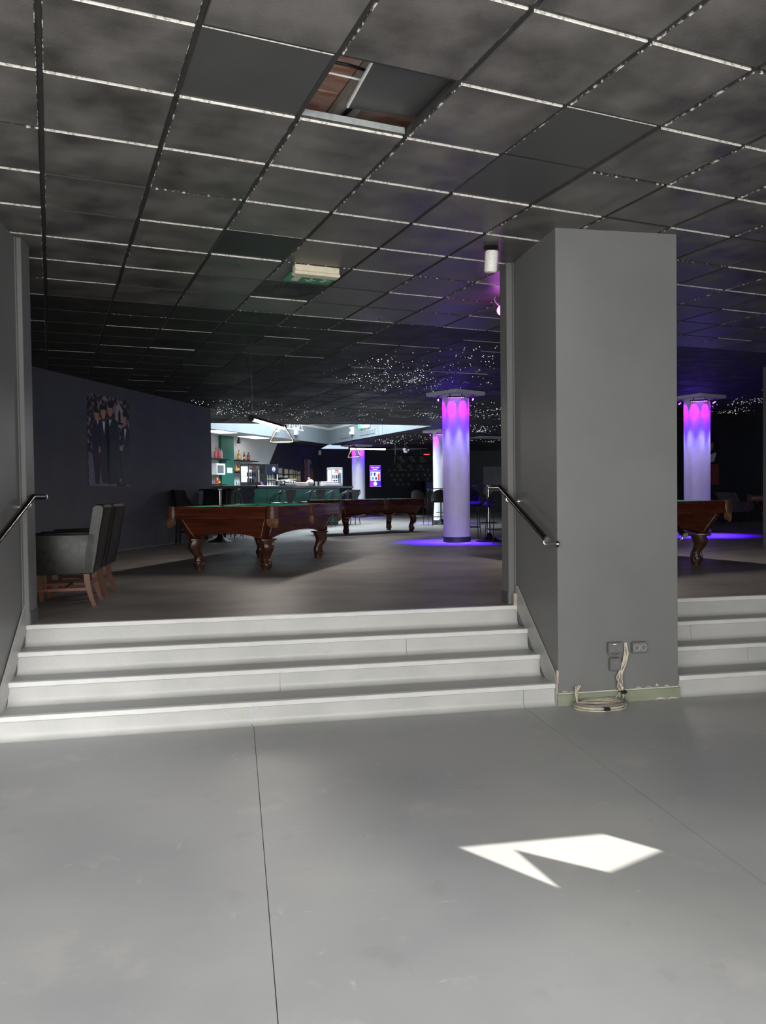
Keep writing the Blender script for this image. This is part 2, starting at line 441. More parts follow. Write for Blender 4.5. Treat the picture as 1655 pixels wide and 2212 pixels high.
def stair(name, x0, x1, joints):
    st = struct(empty(name, (0, 0, 0)))
    for k in range(4):
        y = NOSE_Y[k]; z0 = k * RISE; z1 = (k + 1) * RISE; yb = NOSE_Y[k + 1] if k < 3 else 6.30
        # riser boards with a cove at the foot
        xs = [x0] + joints.get(k, []) + [x1]
        cove = [(y + 0.010 - 0.030 * (1 - math.cos(a)), z0 + 0.030 * (1 - math.sin(a)) - 0.0) for a in [R(10 * i) for i in range(0, 10)]]
        prof = [(y + 0.012, z1 - 0.034)] + [(y + 0.012 - (0.044 - 0.044 * math.cos(t)), z0 + 0.044 - 0.044 * math.sin(t)) for t in [R(15 * i) for i in range(7)]] + [(y + 0.05, z0), (y + 0.05, z1 - 0.034)]
        for a, b in zip(xs[:-1], xs[1:]):
            MB().extr(prof, 'x', a + 0.0015, b - 0.0015).build('riser', 'step_paint', st, smooth=40)
        MB().extr([(y - 0.004, z1 - 0.030), (y, z1 - 0.034), (y + 0.04, z1 - 0.034), (y + 0.04, z1 + 0.001), (y, z1 + 0.001), (y - 0.004, z1 - 0.003)], 'x', x0, x1).build('nosing', 'nosing_paint', st)
        if k < 3:
            MB().box(x0, x1, y + 0.04, yb + 0.04, z1 - 0.04, z1).build('tread', 'tread_paint', st)
    return st


stair('stairs', -1.548, 2.303, {0: [0.092, 2.055], 1: [0.30], 2: [1.3]})
stair('stairs', 3.30, 7.4, {0: [4.9], 1: [4.1], 2: [3.75]})
# skirts along the stair walls
for i, (x, sgn) in enumerate(((-1.548, 1), (2.308, -1))):
    pr = [(5.36, 0.157), (5.40, 0.235), (6.17, 0.79), (6.20, 0.79), (6.20, 0.60), (6.10, 0.55), (5.36, 0.0)]
    struct(MB().extr(pr, 'x', min(x, x + sgn * 0.012), max(x, x + sgn * 0.012)).build('trim_%d' % (i + 1), 'skirt_paint'))

# ------------------------------------------------------------------ upper floor
uf = struct(empty('floor_upper', (0, 0, 0)))
MB().prism([(-9, 6.20), (12, 6.20), (20, 14), (20, 38), (-9, 38)], ZU - 0.06, ZU).build('floor_slab', 'upper_floor', uf)

# ------------------------------------------------------------------ walls and piers
def pier(name, x0, x1, y0, y1, z0, z1, m='wall_grey'):
    return struct(MB().bbox(x0, x1, y0, y1, z0, z1, 0.004).build(name, m))


pl = struct(empty('wall_center', (0, 0, 0)))
MB().bbox(2.312, 3.276, 5.36, 6.40, 0.0, ZC - 0.006, 0.004).build('pillar', 'wall_grey', pl)
MB().bbox(2.252, 2.312, 6.235, 6.40, ZU + 0.0, ZC - 0.006, 0.004).build('jamb_post', 'wall_grey', pl)
MB().bbox(2.300, 2.312, 6.205, 6.235, ZU, ZC - 0.006, 0.006).build('corner_bead', 'wall_grey', pl)
MB().box(2.244, 2.252, 6.24, 6.40, ZU, ZU + 0.10).build('plinth_board', 'wall_slate', pl)
lw = struct(empty('wall_left', (0, 0, 0)))
MB().bbox(-4.6, -1.556, 5.36, 6.40, 0.0, ZC - 0.006, 0.004).build('pier', 'wall_grey', lw)
MB().bbox(-1.556, -1.512, 6.16, 6.40, ZU, ZC - 0.006, 0.004).build('jamb_post', 'wall_grey', lw)
MB().bbox(-1.556, -1.544, 6.125, 6.16, ZU, ZC - 0.006, 0.006).build('corner_bead', 'wall_grey', lw)
MB().box(-1.512, -1.504, 6.165, 6.40, ZU, ZU + 0.10).build('plinth_board', 'wall_slate', lw)
# plinth at the foot of the pillar, with the pale paint line and chipped plaster above it
bb = struct(empty('baseboard_center', (0, 0, 0)))
MB().extr([(5.345, 0.0), (5.36, 0.0), (5.36, 0.085), (5.352, 0.085), (5.345, 0.078)], 'x', 2.30, 3.285).build('plinth', 'plinth_green', bb)
MB().box(2.31, 3.277, 5.3555, 5.361, 0.083, 0.091).build('paint_line', 'chip_white', bb)
mbp = MB()
for x, z, a, h in ((2.36, 0.094, .05, .014), (2.42, 0.093, .04, .010), (2.95, 0.094, .05, .012), (3.03, 0.093, .06, .010), (3.10, 0.093, .03, .030), (3.18, 0.094, .05, .012), (3.12, 0.0, .10, .02), (3.22, 0.0, .09, .016)):
    y = 5.3585 if z > 0.05 else 5.343
    mbp.add([(x - a / 2, y, z), (x - a * .1, y - .001, z + h * .3), (x + a / 2, y, z), (x + a * .3, y, z + h * .7), (x - a * .15, y, z + h)], [(0, 1, 2, 3, 4)])
mbp.build('chipped_plaster', 'plaster', bb)
# exposed plaster at the stair corners
tb = struct(empty('trim_3', (0, 0, 0)))
MB().bbox(2.298, 2.314, 5.352, 5.378, 0.165, 0.262, 0.004).build('broken_corner', 'plaster', tb)
MB().bbox(2.272, 2.300, 6.165, 6.20, ZU - 0.05, ZU + 0.10, 0.004).build('broken_corner', 'plaster', tb)
MB().bbox(3.272, 3.305, 5.40, 5.62, 0.16, 0.30, 0.01).build('broken_corner', 'plaster', tb)

# poster wall on the left of the upper hall
WA = Vector((-2.874, 12.148, 0)); wd = Vector((math.cos(R(66.3)), math.sin(R(66.3)), 0)); WR = R(66.3)
pw = struct(empty('wall_poster', (WA.x, WA.y, 0), WR))
MB().box(-9.0, 5.93, 0.0, 0.16, ZU, ZC - 0.006).build('wall_panel', 'wall_slate', pw)
MB().box(-9.0, 5.93, -0.006, 0.0, ZU, ZU + 0.02).build('sealant_line', 'wall_grey', pw)
# outer left wall of the upper hall and its continuation to the bar
struct(MB().prism([(-9, 6.4), (-8.85, 6.4), (-8.85, 20), (-9, 20)], ZU, ZC).build('wall_west', 'wall_black'))
# bar back wall: white panel with slanted edge, then black
BA = R(61.05); bd = Vector((math.cos(BA), math.sin(BA), 0)); BW = Vector((-0.664, 25.121, 0))
bw = struct(empty('wall_bar', (BW.x, BW.y, 0), BA))
MB().box(-7.0, 9.0, 0.012, 0.20, ZU, ZC).build('wall_panel', 'wall_black', bw)
MB().extr([(-7.0, ZU), (2.1, ZU), (4.67, ZC), (-7.0, ZC)], 'y', 0.0, 0.011).build('white_panel', 'wall_white', bw)
MB().box(0.38, 1.18, -0.10, 0.0, ZU, ZC).build('green_pilaster', 'wall_green', bw)
FA = R(12.3); FW = Vector((3.6, 33.0, 0))
struct(MB().box(-0.5, 16.0, 0.0, 0.2, ZU, ZC).build('wall_back', 'wall_black', loc=(FW.x, FW.y, 0), rz=FA))
RA = R(-10.7); RWp = Vector((12.4, 20.3, 0))
struct(MB().box(-3.2, 7.0, 0.0, 0.2, ZU, ZC).build('wall_right', 'wall_black', loc=(RWp.x, RWp.y, 0), rz=RA))
struct(MB().prism([(8.19, 10.98), (9.25, 10.60), (9.85, 11.55), (8.80, 11.80)], ZU, ZC - 0.006).build('wall_pier', 'wall_slate'))
struct(MB().prism([(12, 6.2), (19, 16), (19.2, 16), (12.2, 6.2)], ZU, ZC).build('wall_east', 'wall_black'))
# street side: walls round the lower room (behind the camera)
struct(MB().box(-4.75, -4.6, -0.7, 6.4, 0, 4.05).build('wall_lower_left', 'wall_grey'))
struct(MB().box(7.6, 7.75, -0.7, 6.4, 0, 4.05).build('wall_lower_right', 'wall_grey'))
# entrance wall with the one unshaded pane that lets the sun in (pane outline = sun patch carried back along the sun's rays)
patch = [(0.955, 3.307), (1.639, 3.296), (1.806, 3.094), (1.492, 2.961), (1.182, 3.239), (1.241, 2.884)]
YB = YF - 0.05
hole = []
for x, y in patch:
    t = (YB - y) / SUN_DIR.y
    hole.append((x + SUN_DIR.x * t, SUN_DIR.z * t))
outer = [(3.60, 0.0), (7.75, 0.0), (7.75, 4.1), (3.60, 4.1)]
hole = [(max(x, 3.70), z) for x, z in hole]
from mathutils.geometry import tessellate_polygon
loops = [[Vector((x, z, 0)) for x, z in outer], [Vector((x, z, 0)) for x, z in hole]]
flat = [p for l in loops for p in l]
tris = tessellate_polygon(loops)
struct(MB().add([(p.x, YB, p.y) for p in flat], [tuple(t) for t in tris]).build('wall_entrance', 'wall_grey'))
wf = struct(empty('window_2', (0, YF - 0.03, 0)))
for x in (-4.5, -2.45, -0.4, 1.65, 3.62): MB().box(x, x + .08, -.015, .025, 0.0, 3.42).build('mullion', 'box_grey', wf)
MB().box(-4.5, 3.70, -.015, .025, 0.0, .09).build('sill_rail', 'box_grey', wf)
pd = Vector((0.575, -0.818, 0)); J = Vector((3.699, YB, 0)); K = J + pd * 5.0  # unseen closed box added round the daylight lamps to keep the sun out
struct(MB().prism([(J.x, J.y), (K.x, K.y), (K.x - .08, K.y - .05), (J.x - .08, J.y - .0)], 0, 4.1).build('sun_blocker_side', 'wall_grey'))
struct(MB().box(-4.75, K.x, K.y - .1, K.y, 0, 4.1).build('sun_blocker_back', 'wall_grey'))
struct(MB().box(-4.75, -4.6, K.y, -0.7, 0, 4.1).build('sun_blocker_left', 'wall_grey'))
struct(MB().box(-4.6, K.x - .1, K.y, -0.7, -0.06, -0.002).build('sun_blocker_floor', 'floor_paint'))
struct(MB().prism([(-4.75, -0.72), (J.x, -0.72), (K.x, K.y), (-4.75, K.y)], 4.02, 4.1).build('sun_blocker_roof', 'concrete'))
struct(MB().box(7.6, 12.2, 6.2, 6.35, 0.0, 4.1).build('wall_south', 'wall_black'))

# ------------------------------------------------------------------ ceiling
GA = R(12.302); gu = Vector((math.cos(GA), math.sin(GA), 0)); gv = Vector((-math.sin(GA), math.cos(GA), 0))
G0u, G0v, P6 = -0.60699, 3.23818, 0.6


def gpt(i, j, z=ZC):
    return gu * (G0u + P6 * i) + gv * (G0v + P6 * j) + Vector((0, 0, z))


WELL = [(-1.7, 21.15), (5.62, 21.45), (3.61, 29.9)]


def left_of(p, a, b): return (b[0] - a[0]) * (p.y - a[1]) - (b[1] - a[1]) * (p.x - a[0])


def in_ceiling(p):
    if p.y < -0.45 or p.x < -9 or p.x > 19.5 or p.y > 37: return False
    if p.y < 6.3 and (p.x < -4.6 or p.x > 7.6): return False
    # beyond the near edge of the roof light only the part to the right of its right face
    if left_of(p, WELL[0], WELL[1]) > 0 and left_of(p, WELL[1], WELL[2]) > 0: return False
    if left_of(p, (-0.66, 25.12), (3.6, 32.8)) > 0 and p.y > 22: return False
    if left_of(p, (WA.x, WA.y), (WA.x + wd.x, WA.y + wd.y)) > 0.9: return False
    if left_of(p, (7.6, 6.2), (19.5, 16.5)) < -3 and p.y > 6.3: return False
    return True


def in_view(p, mx=0.14):
    v = p - Vector((0, 0, CAMZ)); z = v.dot(fw)
    if z < 0.3: return False
    return abs(v.dot(rt2) / z) < 827 / F_PX + mx and -1106 / F_PX - mx < v.dot(dn2) / z


ceil = struct(empty('ceiling', (0, 0, 0)))


def tile_mesh(face, front, side, drop=0.010, s=0.287, b=0.004):
    mb = MB()
    t, q = s, s - b
    z0, z1, z2 = 0.022, -drop + b * 0.6, -drop
    mb.use(face).add([(-q, -q, z2), (q, -q, z2), (q, q, z2), (-q, q, z2)], [(0, 3, 2, 1)])
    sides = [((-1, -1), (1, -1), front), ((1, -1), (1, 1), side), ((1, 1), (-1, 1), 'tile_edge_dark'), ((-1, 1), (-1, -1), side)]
    for a, c, m in sides:
        mb.use(m).add([(a[0] * t, a[1] * t, z0), (c[0] * t, c[1] * t, z0), (c[0] * t, c[1] * t, z1), (a[0] * t, a[1] * t, z1)], [(0, 1, 2, 3)])
        mb.add([(a[0] * t, a[1] * t, z1), (c[0] * t, c[1] * t, z1), (c[0] * q, c[1] * q, z2), (a[0] * q, a[1] * q, z2)], [(0, 1, 2, 3)])
    mb.use(face).add([(-t, -t, z0), (t, -t, z0), (t, t, z0), (-t, t, z0)], [(0, 1, 2, 3)])
    return mb.mesh('ceiling_tile')


TM = {}
for face in ('tile_paint', 'tile_hall', 'tile_plain', 'tile_black'):
    for fr in ('tile_edge_white', 'tile_edge_worn', 'tile_edge_dark'):
        for sd in ('tile_edge_worn', 'tile_edge_dark'):
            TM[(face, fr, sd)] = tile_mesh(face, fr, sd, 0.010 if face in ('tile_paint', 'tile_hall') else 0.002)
rng = random.Random(11)
plain = {(2, 0), (5, 0), (5, 1)}
dark = {(3, 4), (5, 11), (4, 13), (5, 16), (8, 15), (12, 19), (7, 20), (10, 23), (14, 16)}
special = {(3, 0): 'hole', (4, 6): 'vent', (3, 11): 'vent', (10, 14): 'vent', (8, 17): 'vent', (15, 10): 'vent', (4, 5): 'exit'}
cells = []
for i in range(-16, 40):
    for j in range(-14, 56):
        c = gpt(i + .5, j + .5)
        if in_ceiling(c): cells.append((i, j, c))
vis = [t for t in cells if in_view(t[2])]
vis.sort(key=lambda t: (t[2] - Vector((0, 0, CAMZ))).length)
single = {(t[0], t[1]) for t in vis[:290]}
rest = MB()
for i, j, c in cells:
    kind = special.get((i, j))
    if kind in ('hole', 'vent'): continue
    dist = c.length
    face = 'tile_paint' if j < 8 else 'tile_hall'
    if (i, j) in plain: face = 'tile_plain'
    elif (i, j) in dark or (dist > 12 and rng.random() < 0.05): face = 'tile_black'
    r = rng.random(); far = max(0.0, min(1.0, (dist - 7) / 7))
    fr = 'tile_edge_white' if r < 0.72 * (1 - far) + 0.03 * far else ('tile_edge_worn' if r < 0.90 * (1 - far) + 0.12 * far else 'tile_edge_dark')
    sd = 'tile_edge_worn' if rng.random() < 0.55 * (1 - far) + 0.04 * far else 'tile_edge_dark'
    if (i, j) in single:
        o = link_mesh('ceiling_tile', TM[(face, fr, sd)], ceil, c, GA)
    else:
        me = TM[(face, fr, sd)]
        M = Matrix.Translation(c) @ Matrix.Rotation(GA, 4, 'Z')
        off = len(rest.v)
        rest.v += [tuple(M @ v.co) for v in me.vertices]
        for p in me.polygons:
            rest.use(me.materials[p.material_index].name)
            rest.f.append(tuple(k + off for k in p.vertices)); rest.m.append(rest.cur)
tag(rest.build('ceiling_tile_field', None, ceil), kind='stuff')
cellset = {(i, j) for i, j, c in cells}
# runners (continuous, wide) and cross tees
T2 = 0.012


def bar_runs(flags):
    out, k = [], 0
    while k < len(flags):
        if flags[k]:
            s = k
            while k < len(flags) and flags[k]: k += 1
            out.append((s, k))
        else: k += 1
    return out


for i in range(-16, 41):
    fl_ = [((i, j) in cellset or (i - 1, j) in cellset) for j in range(-14, 56)]
    for a, b in bar_runs(fl_):
        p = gpt(i, a - 14); q = gpt(i, b - 14); L = (q - p).length
        o = MB().box(-T2, T2, 0, L, 0.0, 0.002).box(-0.002, 0.002, 0, L, 0.002, 0.035).build('grid_runner', 'grid_bar', ceil)
        o.location = p; o.rotation_euler = (0, 0, GA)
for j in range(-14, 57):
    fl_ = [((i, j) in cellset or (i, j - 1) in cellset) for i in range(-16, 40)]
    for a, b in bar_runs(fl_):
        p = gpt(a - 16, j); q = gpt(b - 16, j); L = (q - p).length
        o = MB().box(0, L, -T2, T2, 0.0005, 0.0022).box(0, L, -0.002, 0.002, 0.002, 0.03).build('cross_tee', 'grid_bar', ceil)
        o.location = p; o.rotation_euler = (0, 0, GA)
# galvanised flanks of the grid round the missing tile
hc = gpt(3.5, 0.5)
gb = MB(); gb.box(-0.288, 0.288, 0.2885, 0.2905, 0.002, 0.036).box(0.2885, 0.2905, -0.288, 0.288, 0.002, 0.036).box(-0.2905, -0.2885, -0.288, 0.288, 0.002, 0.036)
o = gb.build('bare_grid_flange', 'galvanised', ceil); o.location = hc; o.rotation_euler = (0, 0, GA)
# slab above with clay blocks and a concrete joist, seen through the missing tile
sl_ = struct(empty('ceiling_slab', hc, GA))
ZS = 0.26
k = 0
for xx in (-1.43, -0.945, -0.46, 0.14, 0.625, 1.11):
    for yy in range(-2, 6):
        MB().bbox(xx, xx + 0.46, yy * 0.25 + 0.003, yy * 0.25 + 0.247, ZS, ZS + 0.10, 0.004).build('clay_block', 'terracotta', sl_)
MB().box(0.0, 0.135, -1.2, 1.6, ZS - 0.05, ZS - 0.001).build('concrete_joist', 'concrete', sl_)
cut = MB().prism([(-14, -8), (24, -8), (24, 5), (3, 44), (-14, 44)], 4.15, 4.2)
# roof over the hall in three strips that leave the roof light open
struct(MB().box(-9.5, 20, -0.72, 21.3, 4.02, 4.1).build('roof_slab', 'concrete'))
struct(MB().prism([(5.62, 21.3), (20, 21.3), (20, 39), (3.61, 39), (3.61, 29.9)], 4.02, 4.1).build('roof_slab', 'concrete'))
struct(MB().prism([(-9.5, 21.3), (-1.6, 21.3), (3.61, 29.9), (3.61, 39), (-9.5, 39)], 4.02, 4.1).build('roof_slab', 'concrete'))
# cables in the ceiling void
cv = empty('void_cable', hc, GA)
ap = lambda x, y, z: (x + .78 * z, y + 1.85 * z, z)       # the void lies above the opening: carry the position up the slope of sight
MB().tube([ap(-.45, -.24, .13), ap(-.25, -.25, .13), ap(-.10, -.23, .13), ap(.10, -.20, .13), ap(.45, -.17, .13)], .008).build('strand', 'black', cv)
MB().tube([ap(-.10, -.23, .13), ap(-.07, -.12, .15), ap(-.09, .05, .18), ap(-.11, .28, .20), ap(-.11, .5, .20)], .007).build('strand', 'black', cv)
MB().tube([ap(-.09, -.23, .13), ap(-.05, -.12, .15), ap(-.07, .05, .18), ap(-.095, .28, .20), ap(-.095, .5, .20)], .005).build('strand', 'black', cv)
MB().bbox(-.03, .03, -.02, .02, -.015, .015, .006).build('cable_tie', 'black', cv, loc=ap(-.09, -.23, .13))
tag(cv, 'black cables bundled above the missing ceiling tile', 'cable')
tag(MB().tube([(x + .78 * .10, y + 1.85 * .10, .10) for x, y in ((-.45, -.15), (-.15, -.145), (.0, -.13), (.45, -.10))], 0.005).build('white_cable', 'white_paint', loc=hc, rz=GA),
    'thin white cable crossing the open ceiling void', 'cable')
# lifted tile lying across the opening
lt = empty('loose_ceiling_tile', hc + gu * 0.21 - gv * 0.045 + Vector((0, 0, 0.060)), GA + R(-7))
MB().box(-0.285, 0.285, -0.29, 0.29, 0.0, 0.014).build('board', 'tile_plain', lt)
MB().box(-0.294, -0.285, -0.29, 0.29, -0.001, 0.015).build('raw_edge', 'white_paint', lt)
lt.rotation_euler = (R(3), R(0), GA + R(-7))
tag(lt, 'grey ceiling tile pushed aside over the open hole', 'ceiling tile')

# swirl air diffusers
vb = MB(); vb.use('tile_black').box(-0.287, 0.287, -0.287, 0.287, -0.002, 0.02)
VENT = None


def vent(i, j, label):
    c = gpt(i + .5, j + .5)
    v = empty('air_diffuser', c, GA)
    MB().box(-0.287, 0.287, -0.287, 0.287, 0.004, 0.02).build('backing', 'black', v)
    pm = MB()
    n = 24; rin, rout = 0.12, 0.255
    # face plate = square with radial slots left open
    q = 0.287
    for k in range(n):
        a0 = 2 * math.pi * k / n; a1 = 2 * math.pi * (k + 0.62) / n; a2 = 2 * math.pi * (k + 1) / n; sw = 0.30
        P = lambda r, a: (r * math.cos(a), r * math.sin(a), -0.004)
        pm.add([P(rin, a0), P(rin, a1), P(rout, a1 + sw), P(rout, a0 + sw)], [(0, 1, 2, 3)])
    for k in range(48):
        a0 = 2 * math.pi * k / 48; a1 = 2 * math.pi * (k + 1) / 48
        P = lambda r, a: (r * math.cos(a), r * math.sin(a), -0.0041)
        def S(a):
            c_, s_ = math.cos(a), math.sin(a); m_ = max(abs(c_), abs(s_)); return (q * c_ / m_, q * s_ / m_, -0.0041)
        pm.add([P(rout, a0), P(rout, a1), S(a1), S(a0)], [(0, 1, 2, 3)])
        pm.add([(0, 0, -0.0045), P(rin, a0), P(rin, a1)], [(0, 1, 2)])
    pm.build('slotted_face', 'tile_black', v)
    tag(v, label, 'air vent', 'swirl diffusers in the ceiling')


vent(4, 6, 'black swirl air diffuser right behind the hanging green exit sign')
vent(3, 11, 'black swirl air diffuser above the wall of the large poster')
vent(10, 14, 'black swirl air diffuser amid the star lights left of the front column')
vent(8, 17, 'black swirl air diffuser between lamp wires and the roof light')
vent(15, 10, 'black swirl air diffuser above the right purple column')

# hanging exit sign lamp
ex = empty('exit_sign', Vector((0.705, 6.60, ZC - 0.004)), GA)
MB().bbox(-0.195, 0.195, -0.045, 0.045, -0.055, 0.0, 0.008).build('housing', 'cream_plastic', ex)
MB().bbox(-0.20, 0.20, -0.052, 0.052, -0.085, -0.055, 0.008).build('lamp_cover', 'cream_plastic', ex)
ep = MB().box(-0.205, 0.205, 0.055, 0.28, -0.062, -0.052).build('sign_plate', 'sign_green', ex)
em = MB()
em.box(-0.15, -0.09, 0.09, 0.25, -0.064, -0.062)                       # doorway
em.add([(-0.005, .09, -.064), (.015, .09, -.064), (.015, .20, -.064), (-.005, .20, -.064)], [(0, 1, 2, 3)])
em.add([(-0.05, .18, -.064), (.005, .245, -.064), (.06, .18, -.064), (.045, .17, -.064), (.005, .215, -.064), (-.035, .17, -.064)], [(0, 1, 2, 3, 4, 5)])
em.add([(0.09, .20, -.064), (.12, .23, -.064), (.15, .17, -.064), (.19, .15, -.064), (.16, .14, -.064), (.14, .15, -.064), (.10, .09, -.064), (.08, .10, -.064), (.12, .16, -.064)], [(0, 1, 2, 3, 4, 5, 6, 7, 8)])
em.build('pictogram', 'label_white', ep)
tag(ex, 'green emergency exit sign with cream lamp on the ceiling', 'exit sign')

# spotlight beside the pillar
sp = empty('ceiling_spotlight', at0 := gpt(6.33, 3.42), GA)
MB().lathe([(0.055, -0.012), (0.060, -0.030), (0.05, -0.035)], 20).build('mount', 'black_metal', sp, smooth=40)
MB().tube([(0.045, 0.0, -0.012), (0.055, 0, -0.05), (0.05, 0.0, -0.12)], 0.006).build('bracket', 'speckled_white', sp)
Mh = Matrix.Translation((0.0, 0.0, -0.115)) @ Matrix.Rotation(R(8), 4, 'X')
mm = MB(); mm.lathe([(0.02, -0.085), (0.045, -0.09), (0.05, -0.08), (0.052, 0.06), (0.047, 0.07), (0.0005, 0.07)], 20)
mm.v = [tuple(Mh @ Vector(p)) for p in mm.v]
mm.build('lamp_can', 'speckled_white', sp, smooth=40)
tag(sp, 'white speckled can spotlight hanging from the ceiling beside the pillar', 'spotlight')

# ------------------------------------------------------------------ roof light over the bar
rw = struct(empty('window_1', (0, 0, 0)))
ZT = 5.75
for k in range(3):
    a, b = Vector((*WELL[k], 0)), Vector((*WELL[(k + 1) % 3], 0))
    d = (b - a); L = d.length; an = math.atan2(d.y, d.x)
    o = MB().box(0, L, -0.06, 0.0, ZC - 0.01, ZT).build('light_well_wall', 'well_grey', rw); o.location = a; o.rotation_euler = (0, 0, an)
MB().prism([(x, y) for x, y in WELL], ZT, ZT + 0.05).build('glazing', 'white_paint', rw)
# white soffit over the bar, and the black one next to it
sf = struct(empty('ceiling_soffit', (0, 0, 0)))
MB().prism([(-4.5, 18.4), (-1.7, 21.15), (2.41, 28.08), (1.62, 29.25), (-0.66, 25.1), (-4.2, 18.9)], ZC - 0.008, ZC + 0.02).build('white_board', 'wall_white', sf)
MB().prism([(2.41, 28.08), (3.61, 29.9), (3.6, 33.3), (1.62, 29.3)], ZC - 0.008, ZC + 0.02).build('black_board', 'wall_black', sf)
for nm, (x, y), lab in (('a', (-0.42, 23.95), 'lit square ceiling panel above the bar beside the poster wall end'), ('b', (0.66, 26.2), 'lit square ceiling panel above the bar near the pool lamp')):
    p = empty('led_panel', (x, y, ZC - 0.008), BA)
    MB().bbox(-0.62, 0.62, -0.31, 0.31, -0.012, 0, 0.003).build('frame', 'white_gloss', p)
    MB().box(-0.59, 0.59, -0.28, 0.28, -0.015, -0.012).build('diffuser', 'panel_light', p)
    tag(p, lab, 'ceiling light')

# ------------------------------------------------------------------ columns with purple wash lights
def column(x, y, label, rot, power, nspot=8):
    c = empty('round_column', (x, y, ZU), rot)
    H = ZC - 0.006 - ZU; r = 0.255
    MB().lathe([(r, 0.10), (r, H - 0.06)], 48).build('shaft', 'column_white', c, smooth=40)
    MB().lathe([(r + 0.012, 0.0), (r + 0.012, 0.10), (r, 0.105)], 48).build('base_band', 'column_band', c, smooth=40)
    MB().bbox(-0.40, 0.40, -0.40, 0.40, H - 0.07, H, 0.006).build('cap_plate', 'column_white', c)
    for k in range(4):                                    # one wash bar on each side, each with a row of diodes
        a = k * math.pi / 2 + math.pi / 4
        fx = MB(); M = Matrix.Rotation(a, 4, 'Z') @ Matrix.Translation((0.335, 0, H - 0.125))
        fx.bbox(-0.022, 0.022, -0.17, 0.17, -0.014, 0.016, 0.005, M)
        fx.box(-0.006, 0.006, -0.12, -0.10, 0.016, 0.055, M).box(-0.006, 0.006, 0.10, 0.12, 0.016, 0.055, M)
        f = fx.build('wash_bar', 'black_metal', c)
        for j in range(8):
            yy = -0.14 + j * 0.04
            p = M @ Vector((-0.004, yy, -0.014)); q = M @ Vector((-0.006, yy, -0.020))
            MB().cyl(p, q, 0.011, 0.009, 8).build('diode', 'led_pink' if j in (2, 6) else 'led_blue', f)
        cable = MB().tube([M @ Vector((0.0, 0.17, 0.0)), M @ Vector((0.03, 0.22, -0.03)), M @ Vector((0.0, 0.27, 0.0)), M @ Vector((-0.03, 0.31, 0.03))], 0.006, 6)
        cable.build('lead', 'black', f)
    # the light those diodes throw: blue all round, a pink one between
    for k in range(nspot * 2):
        a = 2 * math.pi * (k + 0.5) / (nspot * 2)
        pink = k % 4 == 1; pale = k % 2 == 0 and k % 4 == 2
        l = bpy.data.lights.new('wash_spot', 'SPOT'); l.energy = 8 / nspot * power * (0.035 if pink else (3.2 if pale else 12.0))
        l.color = (1.0, 0.02, 0.28) if pink else ((0.74, 0.62, 1.0) if pale else (0.07, 0.0, 1.0))
        l.spot_size = R(9 if pink else (30 if pale else 56)); l.spot_blend = 0.9; l.shadow_soft_size = 0.012
        o = bpy.data.objects.new('wash_spot', l); col.objects.link(o); o.parent = c
        rr = 0.42 if pale else 0.288
        o.location = (rr * math.cos(a), rr * math.sin(a), H - 0.15)
        tl = 0.05 if pale else (0.055 if pink else 0.12)
        d = Vector((-tl * math.cos(a), -tl * math.sin(a), -1.0))
        o.rotation_euler = d.to_track_quat('-Z', 'Y').to_euler()
    return tag(c, label, 'column', 'round white columns lit purple')


column(4.175, 14.43, 'large white round column in front, lit purple from its cap', R(30), 55, 14)
column(6.26, 23.27, 'white round column half hidden behind the front column', R(30), 26, 8)
column(4.80, 30.4, 'farthest slim white column behind the second pool lamp', R(30), 20, 8)
column(9.34, 14.56, 'white round column with purple light right of the grey pillar', R(20), 55, 14)

# ------------------------------------------------------------------ star ceiling
def inpoly(x, y, P):
    c = False; j = len(P) - 1
    for i in range(len(P)):
        if (P[i][1] > y) != (P[j][1] > y) and x < (P[j][0] - P[i][0]) * (y - P[i][1]) / (P[j][1] - P[i][1]) + P[i][0]: c = not c
        j = i
    return c


STARS = [([(1.35, 12.34), (1.74, 10.65), (2.35, 9.9), (3.4, 9.77), (4.52, 12.77), (4.19, 13.99), (3.3, 14.74), (2.09, 13.88)], 430), ([(-0.88, 15.84), (-0.2, 15.06), (0.5, 15.57), (1.92, 16.82), (3.27, 15.48), (5.64, 15.92), (6.95, 19.65), (4.59, 19.43), (2.29, 20.06), (-0.54, 19.74), (-0.48, 17.46)], 460), ([(4.8, 27.58), (5.42, 24.96), (6.82, 24.92), (8.1, 29.63), (5.29, 29.35)], 170), ([(6.54, 21.18), (7.37, 20.85), (8.66, 24.47), (7.41, 23.76)], 90), ([(8.35, 27.06), (9.4, 26.58), (10.0, 28.28), (8.72, 28.29)], 30), ([(10.46, 15.87), (9.89, 13.11), (13.34, 17.68), (11.85, 17.78)], 110)]
srng = random.Random(3)
sm, fm = MB(), MB()
for poly, count in STARS:
    xs = [p[0] for p in poly]; ys = [p[1] for p in poly]; n = 0; cl = []
    while n < count * 0.8:
        if cl and srng.random() < 0.55:
            b = srng.choice(cl); x, y = b[0] + srng.gauss(0, .16), b[1] + srng.gauss(0, .22)
        else: x, y = srng.uniform(min(xs), max(xs)), srng.uniform(min(ys), max(ys))
        if not inpoly(x, y, poly) or not in_ceiling(Vector((x, y, 0))): continue
        n += 1; cl.append((x, y))
        dd = math.hypot(x, y); r = (0.0030 + 0.0028 * srng.random() ** 2) * (0.8 + dd / 40); z = ZC - 0.012 - srng.random() * 0.035
        sm.add([(x - r, y, z), (x, y - r, z), (x + r, y, z), (x, y + r, z), (x, y, z + r), (x, y, z - r)],
               [(0, 1, 4), (1, 2, 4), (2, 3, 4), (3, 0, 4), (1, 0, 5), (2, 1, 5), (3, 2, 5), (0, 3, 5)])
        if z < ZC - 0.02:
            fm.box(x - .0008, x + .0008, y - .0008, y + .0008, z, ZC - 0.004)
st = empty('star_ceiling', (0, 0, 0))
